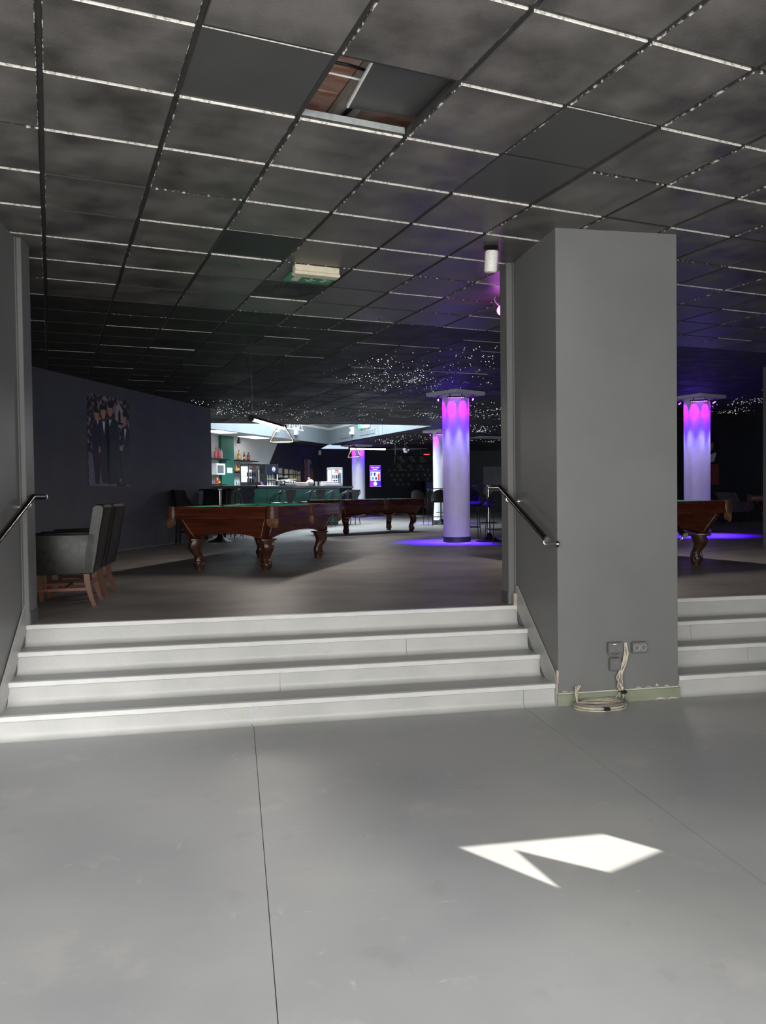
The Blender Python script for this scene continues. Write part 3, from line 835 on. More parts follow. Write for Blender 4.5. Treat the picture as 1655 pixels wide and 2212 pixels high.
tag(sm.build('light_points', 'star_light', st), kind='stuff'); tag(fm.build('fibres', 'fibre', st), kind='stuff')
tag(st, 'hundreds of tiny white fibre optic stars scattered under the black ceiling', 'star lights', kind='stuff')

# ------------------------------------------------------------------ pool tables
def pool_table():
    t = empty('pool_table', (0, 0, 0))
    W, L = 0.735, 1.31
    MB().box(-W + 0.10, W - 0.10, -L + 0.10, L - 0.10, 0.70, 0.758).build('cloth_bed', 'felt', t)
    # rails: profile from the outer face inward
    def rail(y0, y1, off, rot):
        M = Matrix.Rotation(rot, 4, 'Z')
        pr = [(-0.012, 0.655), (-0.012, 0.690), (0.0, 0.697), (0.004, 0.765), (-0.004, 0.772), (-0.006, 0.798), (0.004, 0.808), (0.115, 0.808), (0.115, 0.655)]
        mb = MB(); n = len(pr)
        vs = [M @ Vector((off - p[0], y0, p[1])) for p in pr] + [M @ Vector((off - p[0], y1, p[1])) for p in pr]
        mb.add(vs, [tuple(range(n - 1, -1, -1)), tuple(range(n, 2 * n))] + [(i, (i + 1) % n, n + (i + 1) % n, n + i) for i in range(n)])
        r = mb.build('rail', 'table_wood', t, smooth=30)
        cm = MB(); cp = [(0.115, 0.806), (0.170, 0.792), (0.165, 0.775), (0.115, 0.758)]
        vs = [M @ Vector((off - p[0], y0 + (0.05 if p[0] > .14 else 0), p[1])) for p in cp] + [M @ Vector((off - p[0], y1 - (0.05 if p[0] > .14 else 0), p[1])) for p in cp]
        cm.add(vs, [(3, 2, 1, 0), (4, 5, 6, 7)] + [(i, (i + 1) % 4, 4 + (i + 1) % 4, 4 + i) for i in range(4)])
        cm.build('cushion', 'felt', r)
        im = MB()
        for k in range(3):
            yy = y0 + (y1 - y0) * (k + 1) / 4; p = M @ Vector((off - 0.06, yy, 0.8085))
            im.cyl(p, p + Vector((0, 0, 0.001)), 0.008, n=8)
        im.build('sights', 'inlay', r)
    for s in (0, math.pi):
        rail(-L + 0.13, -0.075, W, s); rail(0.075, L - 0.13, W, s)
    for s in (math.pi / 2, -math.pi / 2):
        rail(-W + 0.13, W - 0.13, L, s)
    # slanted cabinet with arched lower edge
    def apron(half, off_t, off_b, rot, name='apron'):
        M = Matrix.Rotation(rot, 4, 'Z'); mb = MB(); N = 18; vs = []
        ht, hb = half - 0.095, half - 0.215
        for k in range(N + 1):
            u = -1 + 2 * k / N
            zb = 0.395 + 0.075 * max(0.0, 1 - (abs(u) / 0.86) ** 2.2)
            for z in (0.66, 0.60, 0.5, None):
                zz = zb if z is None else max(z, zb + 0.004)
                f = (0.66 - zz) / (0.66 - 0.395)
                hw = ht + (hb - ht) * f; of = off_t + (off_b - off_t) * f
                vs.append(M @ Vector((of, u * hw, zz))); vs.append(M @ Vector((of - 0.03, u * hw, zz)))
        fs = []
        for k in range(N):
            for r in range(3):
                a = k * 8 + r * 2; b = a + 2; c = a + 8; d = b + 8
                fs.append((a, c, d, b)); fs.append((a + 1, b + 1, d + 1, c + 1))
            fs.append((k * 8 + 6, k * 8 + 14, k * 8 + 15, k * 8 + 7))
        mb.add(vs, fs)
        ap = mb.build(name, 'table_wood', t, smooth=30)
        tr = MB()
        for sg in (-1, 1):                                 # pilaster boards and their pale line at the ends
            pts = []
            for z in (0.655, 0.40):
                f = (0.66 - z) / 0.265; hw = ht + (hb - ht) * f; of = off_t + (off_b - off_t) * f
                pts.append((of, sg * hw, z))
            (o0, h0, z0), (o1, h1, z1) = pts
            q = [(o0 + .004, h0, z0), (o0 + .004, h0 - sg * .045, z0), (o1 + .004, h1 - sg * .045, z1), (o1 + .004, h1, z1)]
            q2 = [(p[0] - .006, p[1], p[2]) for p in q]
            tr.add([M @ Vector(p) for p in q + q2], [(0, 1, 2, 3), (7, 6, 5, 4), (0, 4, 5, 1), (1, 5, 6, 2), (2, 6, 7, 3), (3, 7, 4, 0)])
        tr.build('pilasters', 'table_wood_dark', ap)
        ln = MB()
        for sg in (-1, 1):
            a = M @ Vector((off_t + .004, sg * (ht - .085), 0.645)); b = M @ Vector((off_b + .010, sg * (hb - .065), 0.42))
            ln.cyl(a, b, 0.0016, n=5)
        ln.build('inlay_line', 'inlay', ap)
    for s in (0, math.pi): apron(L, W - 0.095, W - 0.215, s)
    for s in (math.pi / 2, -math.pi / 2): apron(W, L - 0.095, L - 0.215, s)
    # pockets
    def pocket(x, y, rot, corner):
        p = MB(); fr = MB()
        r = 0.078 if corner else 0.05
        a0, a1 = (-R(100), R(100)) if corner else (-R(80), R(80))
        N = 14; rings = []
        for k in range(N + 1):
            a = a0 + (a1 - a0) * k / N + rot
            rings.append([(x + rr * math.cos(a), y + rr * math.sin(a), z) for rr, z in ((r * .70, .655), (r, .655), (r + .004, .70), (r - .003, .79), (r * .9, .812), (r * .62, .812))])
        p.loft(rings)
        pk = p.build('pocket', 'pocket_leather', t, smooth=50)
        p2 = MB(); p2.lathe([(r * .62, .80), (r * .6, .70), (r * .4, .66), (0.001, .65)], 14, (x, y), cap=False); p2.build('pocket_hole', 'black', pk, smooth=60)
        srg = random.Random(int(x * 90 + y * 37))
        M_ = 13 if corner else 9
        for k in range(M_):                                # leather fringe
            a = a0 * .9 + (a1 - a0) * .9 * k / (M_ - 1) + rot
            ln = 0.075 + 0.035 * math.cos((k - (M_ - 1) / 2) / M_ * math.pi) + srg.uniform(-.008, .008)
            c, s = math.cos(a), math.sin(a); rr = r * .82
            for q in (-.006, .006):
                fr.tube([(x + rr * c - s * q, y + rr * s + c * q, .66), (x + (rr + .008) * c - s * q, y + (rr + .008) * s + c * q, .66 - ln * .5), (x + (rr - .002) * c - s * q * 1.6, y + (rr - .002) * s + c * q * 1.6, .66 - ln)], [.005, .0055, .004], 5)
        tag(fr.build('fringe', 'fringe_leather', pk), kind='stuff')
    for sx in (-1, 1):
        for sy in (-1, 1): pocket(sx * (W - .066), sy * (L - .066), math.atan2(sy, sx), True)
        pocket(sx * (W - .035), 0, 0 if sx > 0 else math.pi, False)
    # carved cabriole legs
    prof = [(.397, .03, .112, .112), (.380, .03, .112, .112), (.373, .03, .092, .092), (.345, .040, .094, .088), (.31, .056, .090, .082), (.27, .058, .082, .074), (.225, .040, .069, .064), (.18, .012, .058, .057),
            (.145, -.006, .056, .055), (.11, -.002, .064, .058), (.08, .012, .072, .060), (.055, .014, .068, .058), (.03, .004, .056, .054), (.012, .0, .054, .053), (0, 0, .053, .052)]
    lm = MB()
    rings = []
    for z, o, rx, ry in prof:
        sq = 5.0 if z > .374 else 2.4
        ring = []
        for k in range(16):
            a = 2 * math.pi * k / 16; c, s = math.cos(a), math.sin(a); m = (abs(c) ** sq + abs(s) ** sq) ** (-1 / sq)
            fl = 1 + (0.05 if (.1 < z < .36 and k % 4 == 2) else 0)
            ring.append((o + rx * c * m * fl, ry * s * m * fl, z))
        rings.append(ring)
    lm.loft(rings); leg_me = lm.use('leg_wood') and None
    lm.mats = ['leg_wood']; lm.m = [0] * len(lm.f); leg_me = lm.mesh('leg', 35)
    sc = MB()
    for sg in (-1, 1):
        pts = []; rad = []
        for k in range(22):
            a = R(90) + k * R(28); rr = .052 * (1 - k / 26)
            pts.append((.014 + rr * math.cos(a), sg * .058, .082 + rr * math.sin(a))); rad.append(.010 - .0002 * k)
        sc.tube([(.06, sg * .070, .29), (-.01, sg * .062, .20), (-.03, sg * .054, .16), (-.01, sg * .056, .135)] + pts, [.004, .006, .007, .008] + rad, 6)
    for k in range(5): sc.ball((.070 + .005 * math.sin(k), 0, .075 + .022 * k), .011 - .0012 * k, 8, 6)
    sc.mats = ['leg_wood']; scr_me = sc.mesh('carving', 50)
    for sx in (-1, 1):
        for sy in (-1, 1):
            lo = link_mesh('leg', leg_me, t, (sx * .46, sy * .975, 0), math.atan2(sy, sx))
            link_mesh('carving', scr_me, lo)
    return t


pt = pool_table()
tg = 'carved wooden pool tables'
place(pt, (0.374, 10.95, ZU), R(64.5) - math.pi / 2, 'carved wooden pool table with green cloth nearest the left steps', 'pool table', tg)
p2 = copy_tree(pt); place(p2, (3.21, 18.86, ZU), R(26) - math.pi / 2, 'carved pool table farther back left of the purple column', 'pool table', tg)
p3 = copy_tree(pt); place(p3, (5.03, 9.75, ZU), R(102) - math.pi / 2, 'carved pool table mostly hidden behind the grey pillar', 'pool table', tg)

# ------------------------------------------------------------------ pool lamps and the ball racks hung on them
def pool_lamp(cx, cy, z, rot, L, wires, label, power):
    l = empty('pool_lamp', (cx, cy, z), rot)               # tube along local y
    hm = MB(); prof = [(0.034 * math.cos(R(a)), 0.010 + 0.040 * math.sin(R(a))) for a in range(0, 181, 20)]
    hm.extr(prof, 'y', -L / 2, L / 2).build('housing', 'black_metal', l, smooth=40)
    dm = MB(); prof = [(0.031 * math.cos(R(a)), 0.010 + 0.026 * math.sin(R(a))) for a in range(180, 361, 20)]
    dm.extr(prof, 'y', -L / 2 + .004, L / 2 - .004).build('diffuser', 'tube_light', l, smooth=40)
    for s in (-1, 1):
        MB().bbox(-.037, .037, s * L / 2 - .012, s * L / 2 + .012, -.020, .054, .006).build('end_cap', 'black_metal', l)
    for yy, pts, nm in wires:
        MB().tube([(0, yy, .05)] + pts, .0022, 5).build(nm, 'steel_dark' if nm == 'wire' else 'black', l)
    ld = bpy.data.lights.new('tube', 'AREA'); ld.shape = 'RECTANGLE'; ld.size = 0.05; ld.size_y = L - .02; ld.energy = power; ld.color = (1.0, 0.90, 0.80)
    lo = bpy.data.objects.new('tube', ld); col.objects.link(lo); lo.parent = l; lo.location = (0, 0, -.020)
    return tag(l, label, 'lamp', 'tube lamps over the pool tables')


hz = ZC - 2.53 - .014
pool_lamp(0.47, 10.72, 2.53, R(70.2) - math.pi / 2, 1.47,
          [(-.68, [(-0.02, -.66, hz)], 'wire'), (.62, [(0.02, .64, hz)], 'wire'),
           (-.70, [(-.01, -.70, .25), (-.04, -.60, .6), (-.12, -.52, .75), (-.16, -.45, hz)], 'flex')],
          'glowing tube lamp hanging over the front left pool table', 32)
pool_lamp(3.16, 18.55, 2.645, R(13.8) - math.pi / 2, 0.95, [(-.40, [(0, -.40, ZC - 2.66)], 'wire'), (.40, [(0, .40, ZC - 2.66)], 'wire'), (.25, [(.02, .28, .4), (0, .25, ZC - 2.66)], 'flex')],
          'glowing tube lamp over the farther pool table by the bar', 30)
pool_lamp(5.03, 9.75, 2.53, R(102) - math.pi / 2, 1.45, [(-.66, [(0, -.66, hz)], 'wire'), (.66, [(0, .66, hz)], 'wire')],
          'tube lamp over the pool table behind the grey pillar', 38)


def ball_rack(lx, ly, lz, rot, label, side=0.34):
    r = empty('ball_rack', (lx, ly, lz), rot)              # hangs in the local x-z plane
    h = side * .60
    P = [(-.02, 0, .062), (.02, 0, .062), (.045, 0, .030)]
    cr = .03
    c1, c2 = (side / 2, -h), (-side / 2, -h)
    pts = [(0, 0, .066), (.028, 0, .058), (.042, 0, .03)]
    pts += [(side / 2 - .012, 0, -h + .035), (side / 2, 0, -h + .012), (side / 2 - .012, 0, -h), (side / 2 - .04, 0, -h - .004)]
    pts += [(-side / 2 + .04, 0, -h - .004), (-side / 2 + .012, 0, -h), (-side / 2, 0, -h + .012), (-side / 2 + .012, 0, -h + .035)]
    pts += [(-.042, 0, .03), (-.028, 0, .058)]
    MB().tube(pts, .014, 8, closed=True).build('triangle', 'rack_metal', r, smooth=60)
    MB().bbox(-.09, .09, -.004, .004, -h - .016, -h - .012, .001).build('glide_strip', 'chrome', r)
    return tag(r, label, 'ball rack', 'triangle racks hung on the lamps')


e1 = Vector((0.47, 10.72, 0)) + Vector((math.cos(R(70.2)), math.sin(R(70.2)), 0)) * .60
ball_rack(e1.x, e1.y, 2.53, R(-15), 'triangle ball rack hanging from the front tube lamp')
e2 = Vector((3.16, 18.55, 0)) - Vector((math.cos(R(13.8)), math.sin(R(13.8)), 0)) * .36
ball_rack(e2.x, e2.y, 2.645, R(-40), 'triangle ball rack hanging from the farther tube lamp')

# ------------------------------------------------------------------ leather armchairs by the left pier
def armchair():
    c = empty('armchair', (0, 0, 0))                       # faces local -x, origin between the legs
    w = 0.29                                               # half width
    # seat block
    MB().bbox(-.33, .20, -w + .06, w - .06, .32, .46, .025).build('seat', 'leather_black', c, smooth=40)
    # side panels (arm + flank) with a rolled top
    for s in (-1, 1):
        y0, y1 = (s * w, s * (w - .075)) if s < 0 else (s * (w - .075), s * w)
        prof = [(-.345, .30), (-.335, .285), (.22, .285), (.232, .30), (.262, .62), (.24, .635), (-.335, .625), (-.352, .60)]
        n = len(prof); b = .012
        mb = MB(); rings = []
        cx = sum(p[0] for p in prof) / n; cz = sum(p[1] for p in prof) / n
        def sh(k): return [(cx + (p[0] - cx) * (1 - k), cz + (p[1] - cz) * (1 - k * .9)) for p in prof]
        for yy, k in ((y0, .045), (y0 + .006, .012), (y0 + .018, 0), (y1 - .018, 0), (y1 - .006, .012), (y1, .045)):
            rings.append([(x, yy, z) for x, z in sh(k)])
        mb.loft(rings); mb.build('arm_panel', 'leather_black', c, smooth=35)
    # leaning upholstered back
    bp = [(.155, .30), (.225, .285), (.262, .45), (.298, .66), (.338, .855), (.318, .878), (.268, .880), (.242, .862), (.205, .66), (.165, .47)]
    mb = MB(); rings = []
    cx = sum(p[0] for p in bp) / len(bp); cz = sum(p[1] for p in bp) / len(bp)
    for yy, k in ((-w, .06), (-w + .008, .015), (-w + .022, 0), (w - .022, 0), (w - .008, .015), (w, .06)):
        rings.append([(cx + (x - cx) * (1 - k * 2), yy, cz + (z - cz) * (1 - k * .5)) for x, z in bp])
    mb.loft(rings); bk_ = mb.build('backrest', 'leather_black', c, smooth=35)
    pm = MB()
    for s in (-1, 1):
        pm.tube([(x + .004, s * (w - .012), z) for x, z in ((.225, .29), (.266, .45), (.302, .66), (.340, .850))], .005, 6)
    pm.build('piping', 'leather_black', bk_, smooth=60)
    # legs: straight in front, sabre legs behind
    for s in (-1, 1):
        y = s * .225
        MB().loft([[(-.285 + a, y + b, .30) for a, b in ((-.022, -.022), (.022, -.022), (.022, .022), (-.022, .022))], [(-.285 + a, y + b, 0) for a, b in ((-.017, -.017), (.017, -.017), (.017, .017), (-.017, .017))]]).build('leg', 'chair_wood', c)
        rg = []
        for z, x, h in ((.30, .170, .024), (.22, .176, .023), (.14, .190, .021), (.07, .208, .019), (0, .232, .017)):
            rg.append([(x + a * h, y + b * h, z) for a, b in ((-1, -1), (1, -1), (1, 1), (-1, 1))])
        MB().loft(rg).build('leg', 'chair_wood', c)
        MB().bbox(-.27, .19, y - .010, y + .010, .135, .165, .003).build('stretcher', 'chair_wood', c)
    MB().bbox(.180, .200, -.215, .215, .175, .205, .003).build('stretcher', 'chair_wood', c)
    MB().bbox(-.03, -.01, -.215, .215, .14, .165, .003).build('stretcher', 'chair_wood', c)
    return c


ac = armchair()
place(ac, (-1.45, 7.325, ZU), R(2), 'black leather armchair with wooden legs nearest the left steps', 'armchair', 'leather armchairs by the left pier')
place(copy_tree(ac), (-1.45, 8.05, ZU), R(-1), 'black leather armchair with wooden legs behind the nearest one', 'armchair', 'leather armchairs by the left pier')

# ------------------------------------------------------------------ handrails
def handrail(pts, wallx, brackets, label, cap_end=True):
    h = empty('handrail', (0, 0, 0))
    P = [Vector(p) for p in pts]
    # mitred bend
    MB().tube([P[0], P[1] + (P[0] - P[1]).normalized() * .004, P[1] + (P[2] - P[1]).normalized() * .004, P[2]], .0225, 16).build('rail', 'steel_dark', h, smooth=50)
    d = (P[2] - P[1]).normalized(); e = (P[0] - P[1]).normalized()
    MB().cyl(P[2] - d * .001, P[2] + d * .012, .0235, .021, 18).build('end_cap', 'chrome', h, smooth=40)
    MB().cyl(P[0] - e * .001, P[0] + e * .008, .0230, .021, 18).build('end_cap', 'chrome', h, smooth=40)
    for f in brackets:
        q = P[1].lerp(P[2], f); s = 1 if wallx > q.x else -1
        b = MB()
        b.tube([q + Vector((0, 0, -.018)), q + Vector((0, 0, -.050)), q + Vector((s * .012, 0, -.058)), Vector((wallx - s * .004, q.y, q.z - .058))], .0065, 8)
        b.cyl((wallx - s * .008, q.y, q.z - .058), (wallx, q.y, q.z - .058), .026, n=16)
        b.bbox(q.x - .012, q.x + .012, q.y - .03, q.y + .03, q.z - .026, q.z - .018, .002)
        b.build('bracket', 'chrome', h, smooth=40)
    return tag(h, label, 'handrail')


handrail([(2.20, 6.533, 1.607), (2.20, 6.267, 1.607), (2.20, 5.30, 1.232)], 2.312, (.14, .955), 'dark steel handrail on the left side of the grey pillar')
handrail([(-1.475, 6.552, 1.580), (-1.475, 6.166, 1.580), (-1.475, 5.22, 1.285)], -1.556, (.05, .9), 'dark steel handrail on the left wall by the steps')
handrail([(3.36, 6.53, 1.607), (3.36, 6.267, 1.607), (3.36, 5.40, 1.232)], 3.276, (.14, .955), 'handrail showing only its round end right of the pillar')

# ------------------------------------------------------------------ sockets and cables on the pillar
def wall_box(x0, x1, z0, z1, label, kind):
    b = empty('socket_box', ((x0 + x1) / 2, 5.36, (z0 + z1) / 2))
    hw, hh = (x1 - x0) / 2, (z1 - z0) / 2
    MB().bbox(-hw, hw, -.042, 0, -hh, hh, .005).build('body', 'box_grey', b)
    if kind == 'sockets':
        for s in (-1, 1):
            q = MB(); q.use('box_grey')
            rg = [[(s * hw * .48 + r * math.cos(2 * math.pi * i / 20), y, r * math.sin(2 * math.pi * i / 20)) for i in range(20)] for r, y in ((.027, -.041), (.026, -.047), (.021, -.047), (.020, -.034), (.001, -.034))]
            q.loft(rg, cap=False); so_ = q.build('socket', 'galvanised', b, smooth=40)
            so_.data.materials[0] = MAT['galvanised']
            MB().cyl((s * hw * .48 - .009, -.036, 0), (s * hw * .48 - .009, -.033, 0), .003, n=8).cyl((s * hw * .48 + .009, -.036, 0), (s * hw * .48 + .009, -.033, 0), .003, n=8).build('contacts', 'black', so_)
    elif kind == 'double':
        for s in (-1, 1):
            MB().bbox(s * hw * .48 - hw * .42, s * hw * .48 + hw * .42, -.048, -.041, -hh * .78, hh * .55, .003).build('flap', 'box_grey', b)
        MB().box(-.025, .0, -.0445, -.0415, hh * .62, hh * .80).build('tag', 'label_white', b)
    else:
        MB().bbox(-hw * .86, hw * .80, -.048, -.041, -hh * .84, hh * .80, .003).build('cover', 'box_grey', b)
        MB().box(-hw * .5, hw * .25, -.0492, -.048, .012, .016).build('mark', 'cable_grey', b)
    return tag(b, label, 'socket')


wall_box(2.692, 2.808, .372, .452, 'grey double switch box on the pillar, upper left of the cables', 'double')
wall_box(2.885, 3.000, .366, .446, 'double round power socket on the pillar, right of the cables', 'sockets')
wall_box(2.705, 2.792, .243, .336, 'square grey junction box under the switch box', 'plain')
cb = empty('cable_coil', (2.6, 5.30, 0))
crng = random.Random(5)
O = Vector((2.6, 5.30, 0))
for k in range(9):
    j = lambda s: crng.uniform(-s, s)
    x0 = 2.832 + (k % 3) * .008
    pts = [(x0, 5.352, .442), (x0 + j(.010), 5.335, .36), (2.815 + j(.022), 5.333 + j(.008), .28), (2.775 + j(.024), 5.322 + j(.012), .19), (2.782 + j(.020), 5.318 + j(.010), .12), (2.800 + j(.004), 5.315 + j(.005), .075), (2.795 + j(.012), 5.29 + j(.01), .035)]
    turns = 1.0 if k % 3 else 1.5
    n = int(20 * turns); rr = .185 + j(.034)
    for i in range(1, n + 1):
        a = -R(8) - 2 * math.pi * i / 20
        pts.append((2.585 + rr * 1.02 * math.cos(a) + j(.003), 5.245 + rr * .62 * math.sin(a) + j(.003), .006 + .011 * (k % 4) + (.008 if i > n / 2 else 0) + j(.002)))
    if k % 2 == 0:
        pts += [(2.41 + j(.02), 5.26 + j(.02), .04), (2.43 + j(.02), 5.30 + j(.01), .09 + j(.01)), (2.445 + j(.02), 5.31, .12 + j(.04))]
    m = 'cable_grey' if k in (3, 7) else 'cable'
    o = MB().tube([Vector(p) - O for p in pts], .0046, 6).build('cable', m, cb, smooth=70)
for p, a in (((2.802, 5.312, .085), 0), ((2.575, 5.125, .022), 0)):
    MB().bbox(-.022, .022, -.018, .018, -.012, .012, .005).build('tie', 'black', cb, loc=Vector(p) - O)
MB().tube([Vector(p) - O for p in ((2.79, 5.33, .10), (2.77, 5.31, .05), (2.765, 5.28, .006))], .003, 6).build('loose_end', 'cable', cb)
MB().tube([Vector(p) - O for p in ((2.79, 5.32, .09), (2.73, 5.30, .045), (2.69, 5.25, .015))], .003, 6).build('loose_end', 'cable', cb)
MB().tube([Vector(p) - O for p in ((2.80, 5.32, .09), (2.82, 5.30, .03), (2.84, 5.285, .006))], .0045, 6).build('loose_end', 'cable_grey', cb)
MB().tube([Vector(p) - O for p in ((2.70, 5.345, .372), (2.715, 5.33, .355), (2.76, 5.33, .350), (2.80, 5.335, .372))], .004, 6).build('short_lead', 'cable_grey', cb)
tag(cb, 'bundle of beige cables running down the pillar into a floor coil', 'cables')

# ------------------------------------------------------------------ large poster (generic stand-in) and other wall prints
def print_poly(mb, pts, W, H, y): mb.add([(u * W, y, -v * H) for u, v in pts], [tuple(range(len(pts)))])


def ell(cu, cv, ru, rv, n=14): return [(cu + ru * math.cos(2 * math.pi * i / n), cv + rv * math.sin(2 * math.pi * i / n)) for i in range(n)]


def poster_big():
    W, H = 1.25, 1.515
    p = empty('poster', WA + wd * 1.34 + Vector((0, 0, 3.27)), WR)
    MB().box(0, W, -.008, 0, -H, 0).build('sheet', 'print_foliage', p)
    lay = [0]
    def part(name, m, polys):
        mb = MB(); lay[0] += 1
        for q in polys: print_poly(mb, q, W, H, -.008 - .0004 * lay[0])
        mb.build(name, m, p)
    part('path', 'print_path', [[(0, .62), (.10, .66), (.30, .84), (.62, .97), (.62, 1), (0, 1)], [(.93, .78), (1, .80), (1, 1), (.90, 1)]])
    part('house', 'print_wall', [[(.66, .10), (.74, .05), (.84, .12), (.84, .27), (.64, .27)], [(.70, .30), (.86, .30), (.86, .325), (.70, .325)]])
    part('arch', 'print_hair', [[(.72, .27), (.72, .16), (.75, .12), (.78, .16), (.78, .27)]])
    part('brown_suit', 'print_brown', [[(.12, .31), (.20, .285), (.27, .32), (.28, .62), (.24, .98), (.15, .98), (.09, .62), (.08, .40)]])
    part('dark_suit', 'print_navy', [[(.27, .28), (.36, .245), (.44, .28), (.50, .5), (.46, .97), (.30, .97), (.24, .60), (.25, .34)],
                                     [(.44, .25), (.56, .215), (.70, .26), (.74, .45), (.72, .97), (.46, .98), (.42, .55)],
                                     [(.80, .33), (.90, .29), (1.0, .33), (1.0, .98), (.80, .98), (.74, .58)]])
    part('shirt', 'print_white', [[(.33, .275), (.40, .275), (.37, .43)], [(.49, .245), (.56, .245), (.50, .33)], [(.86, .325), (.92, .325), (.875, .48)], [(.205, .295), (.235, .295), (.22, .335)], [(.80, .53), (.84, .52), (.84, .555)]])
    part('bow_tie', 'print_hair', [[(.34, .272), (.395, .285), (.395, .268), (.34, .288)], [(.50, .244), (.55, .256), (.55, .240), (.50, .258)], [(.865, .325), (.915, .337), (.915, .32), (.865, .34)]])
    part('face', 'print_skin', [ell(.20, .235, .05, .058), ell(.355, .195, .055, .068), ell(.52, .145, .058, .078), ell(.875, .235, .055, .075), ell(.25, .60, .022, .04), ell(.775, .565, .045, .03)])
    part('hat_and_hair', 'print_hair', [[(.12, .20), (.16, .155), (.24, .155), (.28, .20)], [(.26, .155), (.29, .10), (.41, .10), (.45, .155)], ell(.53, .085, .07, .04), ell(.885, .165, .06, .032)])
    return tag(p, 'large poster of four men in dark suits on the slate wall', 'poster')


poster_big()


def wall_print(name, origin, rot, W, H, label, layers):
    p = empty(name, origin, rot)
    MB().box(0, W, -.010, 0, -H, 0).build('sheet', 'print_navy', p)
    for k, (nm, m, polys) in enumerate(layers):
        mb = MB()
        for q in polys: print_poly(mb, q, W, H, -.0105 - .0005 * k)
        mb.build(nm, m, p)
    return tag(p, label, 'poster')


wall_print('poster', BW + bd * 6.95 + Vector((0, 0, 3.02)), BA, 1.1, 1.55, 'narrow dark poster with two orange figures behind the bar', [
    ('orange_figure', 'print_orange', [[(.05, .03), (.20, .02), (.30, .12), (.28, .45), (.18, .62), (.08, .5), (.12, .25)], [(.62, .35), (.74, .22), (.86, .32), (.92, .6), (.86, .98), (.66, .98), (.60, .62)]]),
    ('pale_block', 'print_grey', [[(.34, .02), (.72, .04), (.72, .14), (.60, .16), (.55, .48), (.38, .48), (.34, .2)], [(.36, .56), (.52, .56), (.52, .98), (.36, .98)]])])
wall_print('poster', Vector((12.93, 20.17, 3.10)), RA, .62, 1.40, 'dark and red portrait poster beside the right column', [
    ('face', 'print_skin', [ell(.55, .20, .22, .13)]), ('hair', 'print_hair', [ell(.52, .10, .25, .07)]), ('shirt', 'print_white', [[(.5, .40), (.9, .34), (.8, .52), (.55, .56)]]),
    ('red_field', 'print_red', [[(0, .58), (1, .58), (1, 1), (0, 1)]]), ('pale_streak', 'print_wall', [[(.42, .66), (.5, .66), (.54, .80), (.46, .84)], [(.30, .92), (.6, .90), (.6, .93), (.32, .95)]])])
fd = Vector((math.cos(FA), math.sin(FA), 0))
wall_print('poster', FW + fd * 7.9 + Vector((0, 0, 2.75)), FA, 1.2, 1.3, 'very dark poster with two faces on the far wall', [('faces', 'print_brown', [ell(.36, .22, .11, .14), ell(.66, .20, .11, .14)])])

# ------------------------------------------------------------------ advert screen on the far wall
tv = empty('advert_screen', FW + fd * 2.20 + Vector((0, 0, 2.79)), FA)
MB().bbox(-.02, .55, -.06, 0, -.95, .02, .006).build('casing', 'black_gloss', tv)
def scr(name, m, polys, k):
    mb = MB()
    for q in polys: print_poly(mb, q, .53, .93, -.0605 - .0005 * k)
    mb.build(name, m, tv)
scr('picture', 'scr_violet', [[(0, 0), (1, 0), (1, 1), (0, 1)]], 0)
scr('blue_field', 'scr_blue', [[(.55, .10), (1, .05), (1, .92), (.7, 1), (.5, .74)]], 1)
scr('magenta_glow', 'scr_magenta', [ell(.22, .87, .16, .09)], 2)
scr('pale_band', 'scr_lilac', [[(0, 0), (1, 0), (1, .03), (0, .03)], [(0, .225), (1, .225), (1, .255), (0, .255)], [(0, .97), (1, .97), (1, 1), (0, 1)]], 2)
scr('headline', 'scr_white', [[(.14, .08), (.42, .08), (.42, .13), (.14, .13)], [(.47, .08), (.55, .08), (.55, .13), (.47, .13)], [(.59, .08), (.86, .08), (.86, .13), (.59, .13)], [(.30, .165), (.70, .165), (.70, .21), (.30, .21)]], 3)
scr('drinks_board', 'scr_white', [[(.07, .29), (.95, .29), (.95, .72), (.62, .72), (.5, .76), (.38, .72), (.07, .72)]], 3)
scr('cyan_drinks', 'scr_cyan', [[(.10, .33), (.25, .33), (.23, .50), (.12, .50)], [(.20, .56), (.37, .53), (.37, .67), (.20, .67)]], 4)
scr('blue_drinks', 'scr_navy', [[(.36, .34), (.55, .34), (.50, .50), (.41, .50)], [(.50, .58), (.57, .53), (.66, .58), (.64, .67), (.50, .67)]], 4)
scr('red_drink', 'scr_red', [[(.74, .42), (.84, .36), (.90, .42), (.90, .70), (.74, .70)]], 4)
scr('round_badge', 'scr_white', [ell(.5, .86, .17, .095)], 4)
tag(tv, 'bright purple advert screen with drinks on the far wall', 'screen')

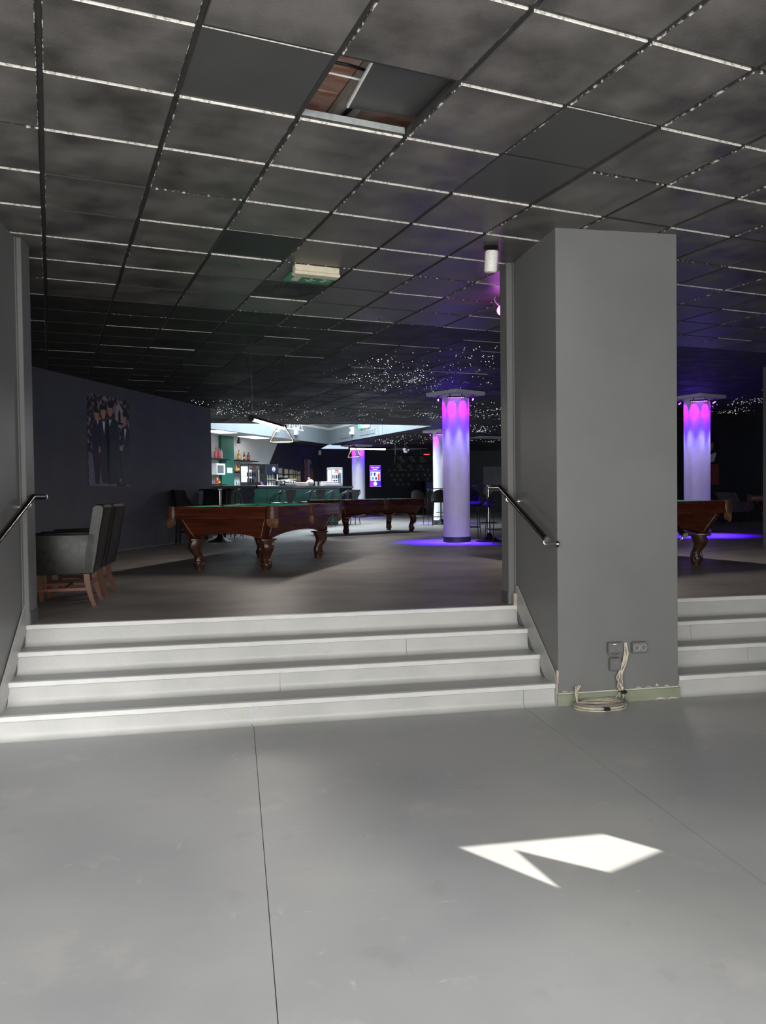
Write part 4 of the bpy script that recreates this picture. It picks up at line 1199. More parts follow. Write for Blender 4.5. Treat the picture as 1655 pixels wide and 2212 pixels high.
# pale discs in a triangle pattern on the far wall
DISC = [(840, 1016, 0), (852, 1016, 0), (863.5, 1016, 0), (875, 1016, 0), (886.5, 1016, 1), (902, 1015.5, 0), (923, 1015, 0), (846, 1027, 0), (858, 1027, 0), (869, 1027, 2), (882, 1027, 0), (899.6, 1026.5, 0), (916.7, 1026, 2), (928, 1026, 0),
        (852, 1037, 0), (863.5, 1037, 0), (888, 1037, 3), (902, 1036.5, 0), (922.5, 1036, 0), (858, 1046.7, 0), (869.6, 1046.7, 0), (881.7, 1046.7, 0)]
mat('disc_grey', (0.10, 0.095, 0.085), 0.5); mat('disc_green', (0.01, 0.09, 0.05), 0.5); mat('disc_gold', (0.14, 0.10, 0.02), 0.5); mat('disc_red', (0.12, 0.01, 0.01), 0.5)
for a, b, m in DISC:
    s = 3.14 + (a - 840) * .02267; z = 2.60 - (b - 1015) * .0203
    o = MB()
    rg = [[(r * math.cos(2 * math.pi * i / 16), y, r * math.sin(2 * math.pi * i / 16)) for i in range(16)] for r, y in ((.062, 0), (.062, -.018), (.050, -.026), (.012, -.027), (.001, -.027))]
    o.loft(rg, cap=False)
    d = o.build('wall_disc', ['disc_grey', 'disc_green', 'disc_gold', 'disc_red'][m], loc=FW + fd * s + Vector((0, 0, z)), rz=FA, smooth=40)
    row = {1016: 0, 1027: 1, 1037: 2, 1047: 3}[min((1016, 1027, 1037, 1047), key=lambda q: abs(q - b))]
    kk = sum(1 for q in DISC if abs(q[1] - b) < 4 and q[0] < a)
    tag(d, '%s %s disc from the left in the %s row on the far wall' % (['first', 'second', 'third', 'fourth', 'fifth', 'sixth', 'seventh'][kk], ['dull grey', 'dull green', 'dull gold', 'dark red'][m], ['top', 'second', 'third', 'bottom'][row]), 'wall disc', 'discs on the far wall')

# ------------------------------------------------------------------ lighting truss, mirror ball, ceiling boards far back
def truss(x, y, z, L, rot, label, h=.29):
    t = empty('lighting_truss', (x, y, z), rot)
    for yy, zz in ((-h / 2, 0), (h / 2, 0), (-h / 2, h), (h / 2, h)):
        MB().cyl((-L / 2, yy, zz), (L / 2, yy, zz), .022, n=8).build('chord', 'steel_dark', t, smooth=50)
    n = max(2, round(L / .42)); m = MB()
    for k in range(n):
        x0 = -L / 2 + k * L / n; x1 = x0 + L / n; xm = (x0 + x1) / 2
        for yy in (-h / 2, h / 2): m.cyl((x0, yy, 0), (xm, yy, h), .011, n=6); m.cyl((xm, yy, h), (x1, yy, 0), .011, n=6)
        for zz in (0, h): m.cyl((x0, -h / 2, zz), (x1, h / 2, zz), .011, n=6)
    m.build('lattice', 'steel_dark', t)
    for xx in (-L / 2 + .1, L / 2 - .1): MB().cyl((xx, 0, h), (xx, 0, ZC - z), .008, n=6).build('hanger', 'steel_dark', t)
    return tag(t, label, 'truss')


truss(6.9, 29.6, 2.72, 1.75, R(4), 'upper metal lighting truss hanging before the far wall')
truss(6.85, 30.6, 2.44, 1.3, R(4), 'lower metal lighting truss hanging before the far wall')
rl = empty('red_led_bar', (7.35, 29.5, 3.035), R(4))
MB().bbox(-.14, .14, -.03, .03, 0, .05, .006).build('body', 'black', rl)
for k in range(5): MB().cyl((-.11 + .05 * k, -.03, .025), (-.11 + .05 * k, -.036, .025), .014, n=8).build('diode', 'led_red', rl)
tag(rl, 'small red LED bar lying on the upper truss', 'lamp')
mbm = MB(); mb_ = empty('mirror_ball', (5.628, 25.44, 3.02))
N, K = 20, 12
for k in range(K):
    for i in range(N):
        a0, a1 = math.pi * k / K, math.pi * (k + 1) / K; b0, b1 = 2 * math.pi * i / N, 2 * math.pi * (i + 1) / N
        q = lambda a, b: (.12 * math.sin(a) * math.cos(b), .12 * math.sin(a) * math.sin(b), .12 * math.cos(a))
        mbm.add([q(a0, b0), q(a1, b0), q(a1, b1), q(a0, b1)], [(0, 1, 2, 3)])
mbm.build('facets', 'mirror', mb_)
MB().cyl((0, 0, .115), (0, 0, ZC - 3.02), .004, n=6).build('cord', 'black', mb_)
MB().cyl((0, 0, .115), (0, 0, .14), .018, n=10).build('motor_cap', 'black', mb_)
tag(mb_, 'mirrored disco ball hanging in the dark hall', 'disco ball')
tag(MB().prism([(6.42, 33.1), (6.69, 32.0), (8.09, 32.3), (7.70, 33.5)], ZC - .05, ZC - .03).build('ceiling_board', 'panel_grey'), 'pale ceiling board far back above the disco ball', 'ceiling board')
tag(MB().prism([(8.0, 26.1), (8.17, 25.2), (9.6, 25.5), (9.9, 26.5)], ZC - .05, ZC - .03).build('ceiling_board', 'panel_grey'), 'pale ceiling board right of the front column', 'ceiling board')

# ------------------------------------------------------------------ fittings on the walls of the roof light
wl = (Vector((3.61, 29.9, 0)) - Vector((-1.7, 21.15, 0))).normalized(); WLo = Vector((-1.7, 21.15, 0)); wla = math.atan2(wl.y, wl.x)
wr = (Vector((3.61, 29.9, 0)) - Vector((5.62, 21.45, 0))).normalized(); WRo = Vector((5.62, 21.45, 0)); wra = math.atan2(wr.y, wr.x)


def wall_speaker(s, z, label):
    b = empty('wall_speaker', WLo + wl * s + Vector((0, 0, z)), wla)
    MB().bbox(-.09, .09, -.14, 0.0, -.13, .13, .015).build('cabinet', 'white_gloss', b)
    MB().bbox(-.075, .075, -.148, -.138, -.11, .11, .004).build('grille', 'fridge_silver', b)
    tag(b, label, 'speaker')


wall_speaker(7.32, 3.77, 'white wall speaker in the roof light behind the pool lamp')
wall_speaker(5.85, 3.76, 'white wall speaker in the roof light over the front lamp tube')
fl2 = empty('wall_floodlight', WRo + wr * 6.24 + Vector((0, 0, 3.80)), wra)
MB().bbox(-.09, .09, 0.0, .12, -.13, .13, .012).build('housing', 'white_gloss', fl2)
MB().bbox(-.06, .06, .12, .128, -.02, .09, .004).build('lens', 'fridge_grey', fl2)
tag(fl2, 'white box light with dark lens on the roof light wall', 'floodlight')
for s0, s1, z0, z1, lab in ((6.55, 7.55, 3.60, 3.76, 'ventilation grille on the roof light wall left of the exit light'), (4.3, 5.6, 3.58, 3.74, 'ventilation grille on the roof light wall right of the exit light')):
    g = empty('vent_grille', WRo + wr * s0 + Vector((0, 0, z0)), wra)
    MB().bbox(0, s1 - s0, 0, .02, 0, z1 - z0, .006).build('frame', 'well_grey', g)
    for k in range(2): MB().box(.04, s1 - s0 - .04, .02, .024, (z1 - z0) * (.30 + .36 * k), (z1 - z0) * (.36 + .36 * k)).build('slot', 'fridge_grey', g)
    tag(g, lab, 'air grille')
eg = empty('exit_light', WRo + wr * 4.98 + Vector((0, 0, 3.88)), wra)
MB().bbox(-.32, .30, 0.02, .10, -.05, .05, .01).build('tube_fitting', 'white_gloss', eg)
MB().bbox(-.30, .24, .03, .09, -.062, -.05, .005).build('diffuser', 'panel_light', eg)
gm = MB(); gm.cyl((.42, .0, .03), (.42, .12, .03), .085, n=18); gm.build('green_disc', 'exit_glow', eg)
MB().bbox(.36, .48, .10, .125, 0.0, .012, .003).build('pictogram', 'black', eg)
tag(eg, 'green round exit light with white fittings in the roof light', 'exit light')
tw = empty('white_truss', WLo + wl * 6.75 + Vector((.28, -.18, 3.78)), wla)
for yy, zz in ((0, 0), (0, .30), (-.22, .30)): MB().cyl((-.55, yy, zz), (.55, yy, zz), .022, n=8).build('chord', 'white_gloss', tw)
m = MB()
for k in range(3):
    x0 = -.5 + .34 * k; m.cyl((x0, 0, 0), (x0 + .17, 0, .30), .012, n=6); m.cyl((x0 + .17, 0, .30), (x0 + .34, 0, 0), .012, n=6)
m.build('lattice', 'white_gloss', tw)
MB().bbox(-.55, -.50, -.03, .17, -.02, .02, .004).build('wall_arm', 'white_gloss', tw)
tag(tw, 'white lattice bracket on the roof light wall', 'truss')

# black spotlight under the soffit, white sensor on the black wall
bs = empty('soffit_spotlight', (0.16, 26.35, ZC - .008), 0)
MB().cyl((0, 0, 0), (0, 0, -.05), .03, n=12).build('base', 'black', bs); MB().lathe([(.055, -.20), (.062, -.17), (.05, -.09), (.03, -.05)], 14).build('head', 'black', bs, smooth=40)
tag(bs, 'small black spotlight under the white bar soffit', 'spotlight')
sn = empty('wall_sensor', BW + bd * 8.55 + Vector((0, 0, 3.30)), BA)
MB().bbox(-.06, .06, -.10, 0, -.10, .10, .02).build('housing', 'white_gloss', sn); MB().bbox(-.04, .04, -.108, -.098, -.02, .07, .008).build('lens', 'fridge_silver', sn)
tag(sn, 'white sensor box high on the black wall behind the bar', 'sensor')
# pink party light just behind the pillar edge
pk = empty('party_light', (2.635, 7.35, ZC - .006), 0)
MB().cyl((0, 0, 0), (0, 0, -.02), .05, n=14).build('mount', 'black', pk)
MB().tube([(-.035, 0, -.02), (-.05, 0, -.06), (-.05, 0, -.10)], .006).build('yoke', 'black', pk)
MB().ball((-.03, 0, -.13), .048, 14, 10).build('dome', 'lamp_pink', pk, smooth=60)
MB().tube([(-.06, 0, -.0), (-.10, -.02, .0), (-.115, -.03, -.03), (-.09, -.02, -.07), (-.05, 0, -.09)], .004).build('lead', 'white_paint', pk)
pl_ = bpy.data.lights.new('party_glow', 'POINT'); pl_.energy = 2.0; pl_.color = (.75, .12, 1.0); pl_.shadow_soft_size = .05
plo = bpy.data.objects.new('party_glow', pl_); col.objects.link(plo); plo.parent = pk; plo.location = (-.05, 0, -.22)
tag(pk, 'glowing pink party light peeking from behind the pillar top', 'lamp')

# ------------------------------------------------------------------ bar counter
CA = math.atan2(.79312, .60906); CO = Vector((0.49, 20.275, 0)); cd = Vector((math.cos(CA), math.sin(CA), 0)); cn = Vector((-cd.y, cd.x, 0))
CT = 1.812


def onbar(s, y, z=CT + .0005): return CO + cd * s + cn * y + Vector((0, 0, z))


bar = empty('bar_counter', (CO.x, CO.y, ZU), CA)
z_ = lambda z: z - ZU
LA = R(221.6) - CA; Lm = Matrix.Rotation(LA - math.pi, 4, 'Z')
MB().box(0.0, 4.42, 0.03, .62, 0.10, z_(1.745)).build('body', 'bar_green', bar)
MB().box(0.02, 4.40, 0.07, .60, 0, 0.10).build('kick_board', 'black', bar)
for x0, x1 in ((0.02, .565), (.58, 1.72), (1.735, 4.40)):
    sl2 = MB()
    for k in range(15):
        z0 = .12 + k * .050; sl2.extr([(.03, z0), (.012, z0 + .004), (.006, z0 + .022), (.012, z0 + .040), (.03, z0 + .044)], 'x', x0, x1)
    sl2.build('slatted_panel', 'bar_green', bar)
    MB().box(x0, x1, .010, .03, .875, 1.10).build('upper_board', 'bar_green', bar)
MB().bbox(-.04, 5.0, -.14, .70, z_(1.752), z_(CT), .006).build('worktop', 'black_gloss', bar)
lb = MB().box(-2.6, 0.0, 0.03, .6, 0.0, z_(1.72), Lm); lb.build('dark_wing', 'bar_green_dark', bar)
MB().bbox(-2.7, .06, -.10, .68, z_(1.722), z_(CT), .006, Lm).build('wing_top', 'black', bar)
MB().box(-.20, -.15, .005, .035, .05, 1.06, Lm).build('wing_post', 'bar_green_dark', bar)
tag(bar, 'dark green slatted bar counter with a black top', 'bar counter')
# back counter behind the bar
bc = empty('back_counter', (BW.x, BW.y, ZU), BA)
MB().box(-1.5, 3.2, -.62, -.005, 0.0, 1.06).build('cabinet', 'black', bc); MB().bbox(-1.5, 3.22, -.65, -.005, 1.06, 1.10, .005).build('worktop', 'black_gloss', bc)
tag(bc, 'black back counter along the white bar wall', 'counter')


def counter_fridge(loc, rz, label, body, cans):
    f = empty('counter_fridge', loc, rz); w, h = .19, .58
    b = MB(); b.bbox(-w, w, -w, w, 0, .09, .008); b.bbox(-w, w, -w, w, h - .06, h, .008)
    for sx, sy in ((-1, -1), (1, -1), (1, 1), (-1, 1)): b.bbox(sx * w - (.022 if sx > 0 else 0), sx * w + (.022 if sx < 0 else 0), sy * w - (.022 if sy > 0 else 0), sy * w + (.022 if sy < 0 else 0), .08, h - .05, .004)
    b.box(-w + .02, w - .005, w - .02, w - .005, .09, h - .06); b.box(w - .02, w - .005, -w + .02, w - .02, .09, h - .06)
    b.build('body', body, f)
    MB().box(-w + .024, w - .024, w - .028, w - .022, .10, h - .07).build('lit_back', 'fridge_light', f)
    MB().box(-w + .022, -w + .034, -w + .022, -w + .034, .09, h - .06).box(w - .034, w - .022, -w + .022, -w + .034, .09, h - .06).build('light_strip', 'fridge_light', f)
    for z in (.235, .36): MB().box(-w + .02, w - .02, -w + .03, w - .03, z, z + .006).build('shelf', 'glass_clear', f)
    hd = MB().box(-w + .03, w - .03, -w + .004, -w + .010, h - .17, h - .065).build('header', 'label_white', f)
    lg = MB()
    y = -w + .003
    lg.use('label_gold').add([(p[0] * .05, y, h - .098 + p[1] * .016) for p in ell(0, 0, .34, 1.3, 12)], [tuple(range(12))])
    for s in (-1, 1):
        lg.use('label_red').add([(s * q[0], y - .0006, h - .098 + q[1]) for q in ((.006, -.012), (.006, .004), (.022, .016), (.052, .020), (.068, .008), (.052, .004), (.046, -.012), (.034, -.006), (.022, -.014))], [tuple(range(9))])
    for k in range(7):
        x0 = -.078 + k * .0225 + (.006 if k > 2 else 0)
        lg.use('label_red').add([(x0, y, h - .158), (x0 + .017, y, h - .158), (x0 + .017, y, h - .130), (x0, y, h - .130)], [(0, 1, 2, 3)])
    lg.build('logo', None, hd)
    cm = []
    for z in (.09, .241, .366)[:cans]:
        for k in range(4):
            cc = MB(); x = -.105 + k * .07; cc.use('label_blue' if (k + int(z * 9)) % 3 else 'label_white').cyl((x, -.05, z), (x, -.05, z + .10), .026, n=12); cc.use('fridge_silver').cyl((x, -.05, z + .10), (x, -.05, z + .108), .022, n=12)
            cc.build('can', None, f, smooth=40)
    MB().box(-w + .026, w - .026, -w + .001, -w + .003, .095, h - .18).build('glass_door', 'glass_pane', f)
    return tag(f, label, 'fridge')


counter_fridge(onbar(.30, .34), R(34), 'lit drinks fridge with grey frame on the bar by the bottle shelf', 'fridge_grey', 2)
counter_fridge(onbar(4.72, .36), R(14), 'lit silver drinks fridge on the far right end of the bar', 'fridge_silver', 2)

# upright fridge
uf_ = empty('upright_fridge', (0.98, 25.2, ZU), R(44)); w, h = .29, 1.91
b = MB(); b.bbox(-w, w, -w, w, 0, .16, .01); b.box(-w, -w + .03, -w, w, .16, h - .30); b.box(w - .03, w, -w, w, .16, h - .30); b.box(-w, w, w - .03, w, .16, h - .30); b.bbox(-w, w, -w, w, h - .30, h, .01)
b.build('cabinet', 'black_gloss', uf_)
sg = MB(); sg.box(-w + .01, w - .01, -w - .006, -w, h - .28, h - .03); hd = sg.build('header_sign', 'header_navy', uf_)
gl = MB(); y = -w - .0075
arc = lambda a0, a1, r, n=10: [(r * math.cos(R(a0 + (a1 - a0) * i / n)), r * math.sin(R(a0 + (a1 - a0) * i / n))) for i in range(n + 1)]
gz = h - .155
gl.use('label_white').add([(p[0] + .06, y, gz + p[1]) for p in ell(0, 0, .074, .074, 22)], [tuple(range(22))])
up_ = arc(18, 162, .064); gl.use('label_red').add([(p[0] + .06, y - .001, gz + p[1]) for p in up_ + [(-.03, .012), (.03, .034)]], [tuple(range(len(up_) + 2))])
lo_ = arc(198, 342, .064); gl.use('label_blue').add([(p[0] + .06, y - .001, gz + p[1]) for p in lo_ + [(.03, -.012), (-.03, -.034)]], [tuple(range(len(lo_) + 2))])
gl.build('round_emblem', None, hd)
MB().box(-w + .035, w - .035, w - .045, w - .035, .18, h - .32).build('lit_back', 'fridge_light', uf_)
MB().box(w - .05, w - .032, -w + .02, -w + .03, .2, h - .32).build('light_strip', 'fridge_light', uf_)
for k in range(5):
    z = .55 + k * .22; MB().box(-w + .03, w - .03, -w + .05, w - .05, z, z + .01).build('shelf', 'glass_clear', uf_)
    for q in range(4):
        cc = MB(); x = -.18 + q * .12; cc.use('green_pack' if (k == 2 and q < 2) else 'glass_clear').lathe([(.03, z + .01), (.03, z + .13), (.012, z + .17), (.012, z + .19)], 10, (x, -.12)); cc.build('bottle', None, uf_, smooth=50)
MB().bbox(-w - .004, -w + .03, -w - .02, -w, .2, h - .32, .004).build('door_frame', 'black', uf_)
# printed swirl on the left flank
sw = MB()
sw.use('label_blue').add([(-w - .001, -w + .05 + p[0], p[1]) for p in ((0, 1.30), (.25, 1.42), (.50, 1.40), (.50, 1.33), (.25, 1.34), (0, 1.20))], [(0, 1, 2, 3, 4, 5)])
sw.use('label_blue').add([(-w - .001, -w + .05 + p[0], p[1]) for p in ((0, 1.10), (.25, 1.24), (.50, 1.22), (.50, 1.15), (.25, 1.15), (0, .98))], [(0, 1, 2, 3, 4, 5)])
cq = arc(0, 90, .42, 12); cw = arc(0, 90, .46, 12)
sw.use('label_white').add([(-w - .001, w - .04 - p[0], 1.12 + p[1] * .75) for p in [(0, 0)] + cw], [tuple(range(14))])
sw.use('label_red').add([(-w - .0016, w - .04 - p[0], 1.12 + p[1] * .75) for p in [(0, 0)] + cq], [tuple(range(14))])
sw.build('side_print', None, uf_)
tag(uf_, 'tall black branded drinks fridge behind the bar', 'fridge')

# shelves and what stands on them (white wall; local frame along the wall)
def onwall(s, off, z): return BW + bd * s - cnw * off + Vector((0, 0, z))


cnw = Vector((-bd.y, bd.x, 0))
for s0, s1, z, off, lab in ((-.9, .66, 2.735, 0, 'black wall shelf left of the green pilaster'), (1.19, 2.62, 2.735, 0, 'upper black wall shelf right of the green pilaster'),
                            (1.19, 2.3, 2.345, 0, 'lower black wall shelf behind the counter fridge'), (-.9, .36, 1.93, 0, 'lowest black wall shelf left of the green pilaster')):
    sh = MB().bbox(s0, s1, -.26, -.002, -.035, 0, .004).build('wall_shelf', 'black', loc=BW + Vector((0, 0, z)), rz=BA); tag(sh, lab, 'shelf')


def bottle(s, z, h, m, label, off=.13, lab_m=None, r=.04, group='bottles on the bar shelves'):
    o = empty('bottle', onwall(s, off, z), BA)
    MB().lathe([(r * .9, 0), (r, .01), (r, h * .58), (r * .8, h * .66), (r * .34, h * .76), (r * .32, h * .93)], 14).build('glass', m, o, smooth=50)
    MB().lathe([(r * .38, h * .92), (r * .38, h)], 10).build('cap', 'black', o)
    if lab_m: MB().lathe([(r * 1.02, h * .15), (r * 1.02, h * .42)], 14, cap=False).build('label_band', lab_m, o, smooth=50)
    return tag(o, label, 'bottle', group)


bottle(.18, 2.735, .36, 'glass_pink', 'pink bottle on the left shelf beside the green pilaster', r=.06)
bottle(-.02, 2.735, .33, 'glass_pink', 'pink bottle at the poster wall end of the left shelf', r=.05)
bottle(.33, 2.735, .34, 'glass_clear', 'clear bottle on the left shelf next to the pilaster', r=.035)
bottle(1.46, 2.735, .33, 'glass_amber', 'yellow amber bottle first on the upper right shelf', lab_m='label_gold', r=.05)
bottle(1.83, 2.735, .29, 'glass_brown', 'brown bottle in the middle of the upper right shelf', lab_m='peach', r=.038)
bottle(1.68, 2.735, .13, 'glass_clear', 'tiny clear bottle between the taller ones on the upper shelf', r=.022)
bottle(2.12, 2.735, .29, 'glass_brown', 'dark bottle with a red label on the upper right shelf', lab_m='label_red', r=.05)
for k in range(5):
    bottle(1.26 + k * .125, 2.345, .25 + .03 * (k % 3), ('glass_amber', 'glass_brown')[k % 2], '%s bottle from the green pilaster on the lower right shelf' % ('first amber', 'second, brown', 'third, amber', 'fourth, brown', 'fifth, amber')[k], lab_m=('label_gold', 'peach', 'label_red', 'label_gold')[k % 4], r=.046, group='crowded bottles on the lower shelf')
bottle(.02, 1.93, .26, 'glass_amber', 'amber bottle on the lowest left shelf', lab_m='label_red', r=.05, off=.13)
bottle(.14, 1.93, .20, 'glass_brown', 'short brown bottle on the lowest left shelf', lab_m='label_gold', r=.045, off=.13)
for k in range(3):
    g = empty('wine_glass', onwall(1.30 + k * .17, .14, 1.728), BA)
    MB().lathe([(.035, 0), (.035, .004), (.005, .012), (.005, .15), (.03, .18), (.042, .24), (.036, .30)], 12, cap=False).build('glass', 'glass_clear', g, smooth=60)
    MB().lathe([(.036, .30), (.0365, .302), (.0345, .302), (.0345, .30)], 12, cap=False).build('rim', 'white_gloss', g)
    tag(g, ('stemmed glass on the back counter nearest the green pilaster', 'middle one of three stemmed glasses behind the counter fridge', 'stemmed glass on the back counter farthest from the pilaster')[k], 'glass', 'glasses on the back counter')
# microwave oven on the wall and notice on the pilaster
mo = empty('microwave', onwall(.10, .0, 2.215), BA)
MB().bbox(-.26, .26, -.24, -.002, 0, .36, .012).build('case', 'white_gloss', mo); MB().bbox(-.23, .13, -.252, -.24, .06, .30, .004).build('window', 'fridge_grey', mo); MB().bbox(.16, .24, -.248, -.24, .05, .31, .003).build('control_panel', 'label_white', mo)
tag(mo, 'white microwave mounted on the wall left of the pilaster', 'microwave')
tag(MB().bbox(-.17, .17, -.004, 0, -.085, .085, .0005).build('paper_notice', 'label_white', loc=onwall(.88, .102, 2.38), rz=BA), 'white paper notice stuck on the green pilaster', 'notice')

# cue rack on the black wall
cr = empty('cue_rack', BW + bd * 4.30 + Vector((0, 0, 1.62)), BA)
for z in (.42, .70): MB().bbox(0, 2.3, -.05, .01, z, z + .03, .004).build('rack_rail', 'black', cr)
for x, w_, hh in ((.05, .03, .95), (.34, .22, .93), (.62, .05, .95), (.92, .26, .92), (1.36, .16, .90), (1.58, .04, .92), (1.74, .05, .88), (1.93, .05, .88), (2.10, .10, .84), (2.27, .04, .86)):
    MB().bbox(x, x + w_, -.03, .01, 0, hh, .004).build('wooden_slat', 'pale_wood', cr)
tag(cr, 'pale wooden cue rack on the black wall behind the bar', 'cue rack')

# things on the bar top
def cup(s, y, h, r, m, label):
    c = empty('cup', onbar(s, y), CA)
    MB().lathe([(r * .75, 0), (r, h), (r * .9, h), (r * .68, .01), (.001, .01)], 14, cap=False).build('wall', m, c, smooth=50)
    MB().lathe([(r * 1.02, h - .006), (r * 1.02, h + .002), (r * .92, h + .002)], 14, cap=False).build('rim', m, c)
    return tag(c, label, 'cup', 'cups on the bar')


for k in range(3): cup(1.38 + k * .10, .34, .13, .042, 'black' if k == 1 else 'white_gloss', ('white cup on the bar next to the coffee machine, nearest the fridges', 'black cup between white cups on the bar', 'white cup touching the coffee machine')[k])
cm = empty('coffee_machine', onbar(2.02, .38), CA)
MB().bbox(-.30, .30, -.16, .16, .02, .17, .025).build('housing', 'steel', cm, smooth=40); MB().bbox(-.27, .27, -.20, .12, 0, .025, .006).build('drip_tray', 'black_metal', cm)
for k in range(4):
    MB().cyl((-.2 + .13 * k, -.16, .10), (-.2 + .13 * k, -.19, .09), .022, n=10).build('brew_head', 'chrome', cm)
MB().bbox(.22, .30, -.17, .15, .17, .20, .01).build('top_knob', 'label_gold', cm); MB().bbox(-.26, -.05, -.12, .1, .17, .26, .02).build('bean_box', 'black', cm)
tag(cm, 'steel coffee machine on the bar top', 'coffee machine')


def folded(s, y, sx, sy, h, m, rz, label, nm='folded_cloth'):
    o = empty(nm, onbar(s, y), CA + rz)
    for k in range(3):
        MB().bbox(-sx / 2 + .01 * k, sx / 2 - .012 * k, -sy / 2 + .008 * k, sy / 2 - .006 * k, h * k / 3, h * (k + 1) / 3 - .002, h / 9).build('fold', m, o, smooth=50)
    return tag(o, label, 'cloth')


folded(2.60, .30, .44, .32, .11, 'pink_cloth', R(-25), 'folded pink cloth on the bar right of the coffee machine')
folded(4.13, .20, .50, .34, .14, 'lilac_cloth', R(-30), 'folded lilac cloth on the bar before the silver fridge')
hb = empty('hair_dryer', onbar(3.10, .30), CA)
MB().ball((0.08, 0, .10), .11, 16, 12, .9).build('round_body', 'white_gloss', hb, smooth=60); MB().tube([(-.02, 0, .12), (-.14, 0, .08), (-.22, 0, .02)], [.045, .035, .025], 10).build('handle', 'peach', hb, smooth=60)
hb.name = 'table_lamp'; tag(hb, 'round white object with peach handle lying on the bar', 'appliance')
hb.name = 'round_appliance'
kt = empty('kettle', onbar(3.33, .44), CA); MB().lathe([(.07, 0), (.085, .05), (.075, .20), (.04, .25), (.001, .26)], 16, cap=False).build('pot', 'black_gloss', kt, smooth=50)
MB().tube([(.07, 0, .06), (.13, 0, .10), (.13, 0, .19), (.06, 0, .22)], .012, 8).build('handle', 'white_gloss', kt); tag(kt, 'black kettle with a white handle on the bar', 'kettle')
for k in range(3): cup(3.52 + k * .10, .30, .13, .04, 'white_gloss' if k != 1 else 'black', ('white cup on the bar just right of the kettle', 'black cup between the kettle and the lilac cloth', 'white cup on the bar nearest the lilac cloth')[k])

# ------------------------------------------------------------------ bar stools (bentwood with splat back)
def bent_stool():
    s = empty('bar_stool', (0, 0, 0))                      # faces local +y
    MB().lathe([(.17, .705), (.195, .715), (.20, .735), (.185, .745), (.001, .74)], 22).build('seat', 'stool_wood', s, smooth=50)
    for a in (45, 135, 225, 315):
        c, n = math.cos(R(a)), math.sin(R(a))
        MB().tube([(c * .15, n * .15, .71), (c * .19, n * .19, .35), (c * .235, n * .235, 0)], [.016, .015, .013], 8).build('leg', 'stool_wood', s, smooth=60)
    MB().tube([(.21 * math.cos(2 * math.pi * i / 20), .21 * math.sin(2 * math.pi * i / 20), .27) for i in range(20)], .009, 6, closed=True).build('foot_ring', 'stool_wood', s, smooth=60)
    br = MB()
    for a in (0, 90, 180, 270):
        c, n = math.cos(R(a)), math.sin(R(a)); e = Vector((-n, c, 0))
        br.tube([Vector((c * .15, n * .15, .60)) + e * (.11 * t) + Vector((c, n, 0)) * .02 + Vector((0, 0, .09 * (1 - t * t))) for t in (-1, -.5, 0, .5, 1)], .007, 6)
    br.build('bent_brace', 'stool_wood', s)
    # splat, wide at the top
    mb = MB(); rings = []
    for z, hw, y in ((.745, .085, -.17), (.86, .10, -.185), (.97, .13, -.20), (1.05, .165, -.205), (1.068, .155, -.205)):
        rings.append([(-hw, y - .008, z), (hw, y - .008, z), (hw, y + .008, z), (-hw, y + .008, z)])
    mb.loft(rings); mb.build('back_splat', 'stool_wood', s)
    MB().tube([(.17, .10, .745), (.215, .05, .86), (.23, -.04, .955), (.20, -.14, 1.0), (.12, -.195, 1.035), (-.12, -.195, 1.035), (-.20, -.14, 1.0), (-.23, -.04, .955), (-.215, .05, .86), (-.17, .10, .745)], .014, 8).build('bent_arm', 'stool_wood', s, smooth=60)
    return s


bst = bent_stool()
STL = [(.40, R(25), 'dark bentwood bar stool at the bar, left end of the row'), (.98, R(-30), 'dark bentwood bar stool, second from the left at the bar'), (1.85, R(20), 'dark bentwood bar stool before the coffee machine'),
       (2.48, R(-28), 'dark bentwood bar stool before the folded pink cloth'), (3.08, R(10), 'dark bentwood bar stool, fifth along the bar'), (3.88, R(20), 'dark bentwood bar stool before the lilac cloth'), (4.55, R(-35), 'dark bentwood bar stool at the right end of the bar')]
for k, (s, rz, lab) in enumerate(STL):
    o = bst if k == 0 else copy_tree(bst)
    p = onbar(s, -.36, ZU); place(o, p, CA + rz, lab, 'bar stool', 'bentwood stools along the bar')
place(copy_tree(bst), (-0.06, 17.75, ZU), R(-35), 'dark bentwood bar stool standing by the left high table', 'bar stool', 'bentwood stools along the bar')
place(copy_tree(bst), (0.22, 18.35, ZU), R(20), 'dark bentwood bar stool at the dark green wing of the bar', 'bar stool', 'bentwood stools along the bar')


# ------------------------------------------------------------------ high tables and upholstered bar chairs
def high_table(r, h):
    t = empty('high_table', (0, 0, 0))
    MB().lathe([(r - .01, h - .03), (r, h - .022), (r, h - .004), (r - .006, h), (.001, h)], 40).build('table_top', 'black_gloss', t, smooth=40)
    MB().lathe([(.035, .06), (.035, h - .03)], 20).build('pole', 'steel', t, smooth=40)
    MB().lathe([(.26, 0), (.26, .012), (.20, .03), (.08, .09), (.045, .16), (.036, .17)], 28).build('foot', 'black_metal', t, smooth=30)
    MB().tube([(.16 * math.cos(2 * math.pi * i / 24), .16 * math.sin(2 * math.pi * i / 24), .36) for i in range(24)], .008, 6, closed=True).build('foot_ring', 'black_metal', t, smooth=60)
    MB().tube([(-.16, 0, .36), (.16, 0, .36)], .006, 6).build('ring_bar', 'black_metal', t)
    return t


ht = high_table(.42, 1.075)
place(ht, (-0.30, 16.15, ZU), 0, 'black high bar table with pedestal foot beside the poster wall', 'high table', 'high bar tables')
place(high_table(.30, 1.075), (4.77, 14.30, ZU), R(20), 'black high bar table right of the front column', 'high table', 'high bar tables')
place(copy_tree(ht), (6.02, 22.45, ZU), R(40), 'black high bar table in front of the half hidden column', 'high table', 'high bar tables')


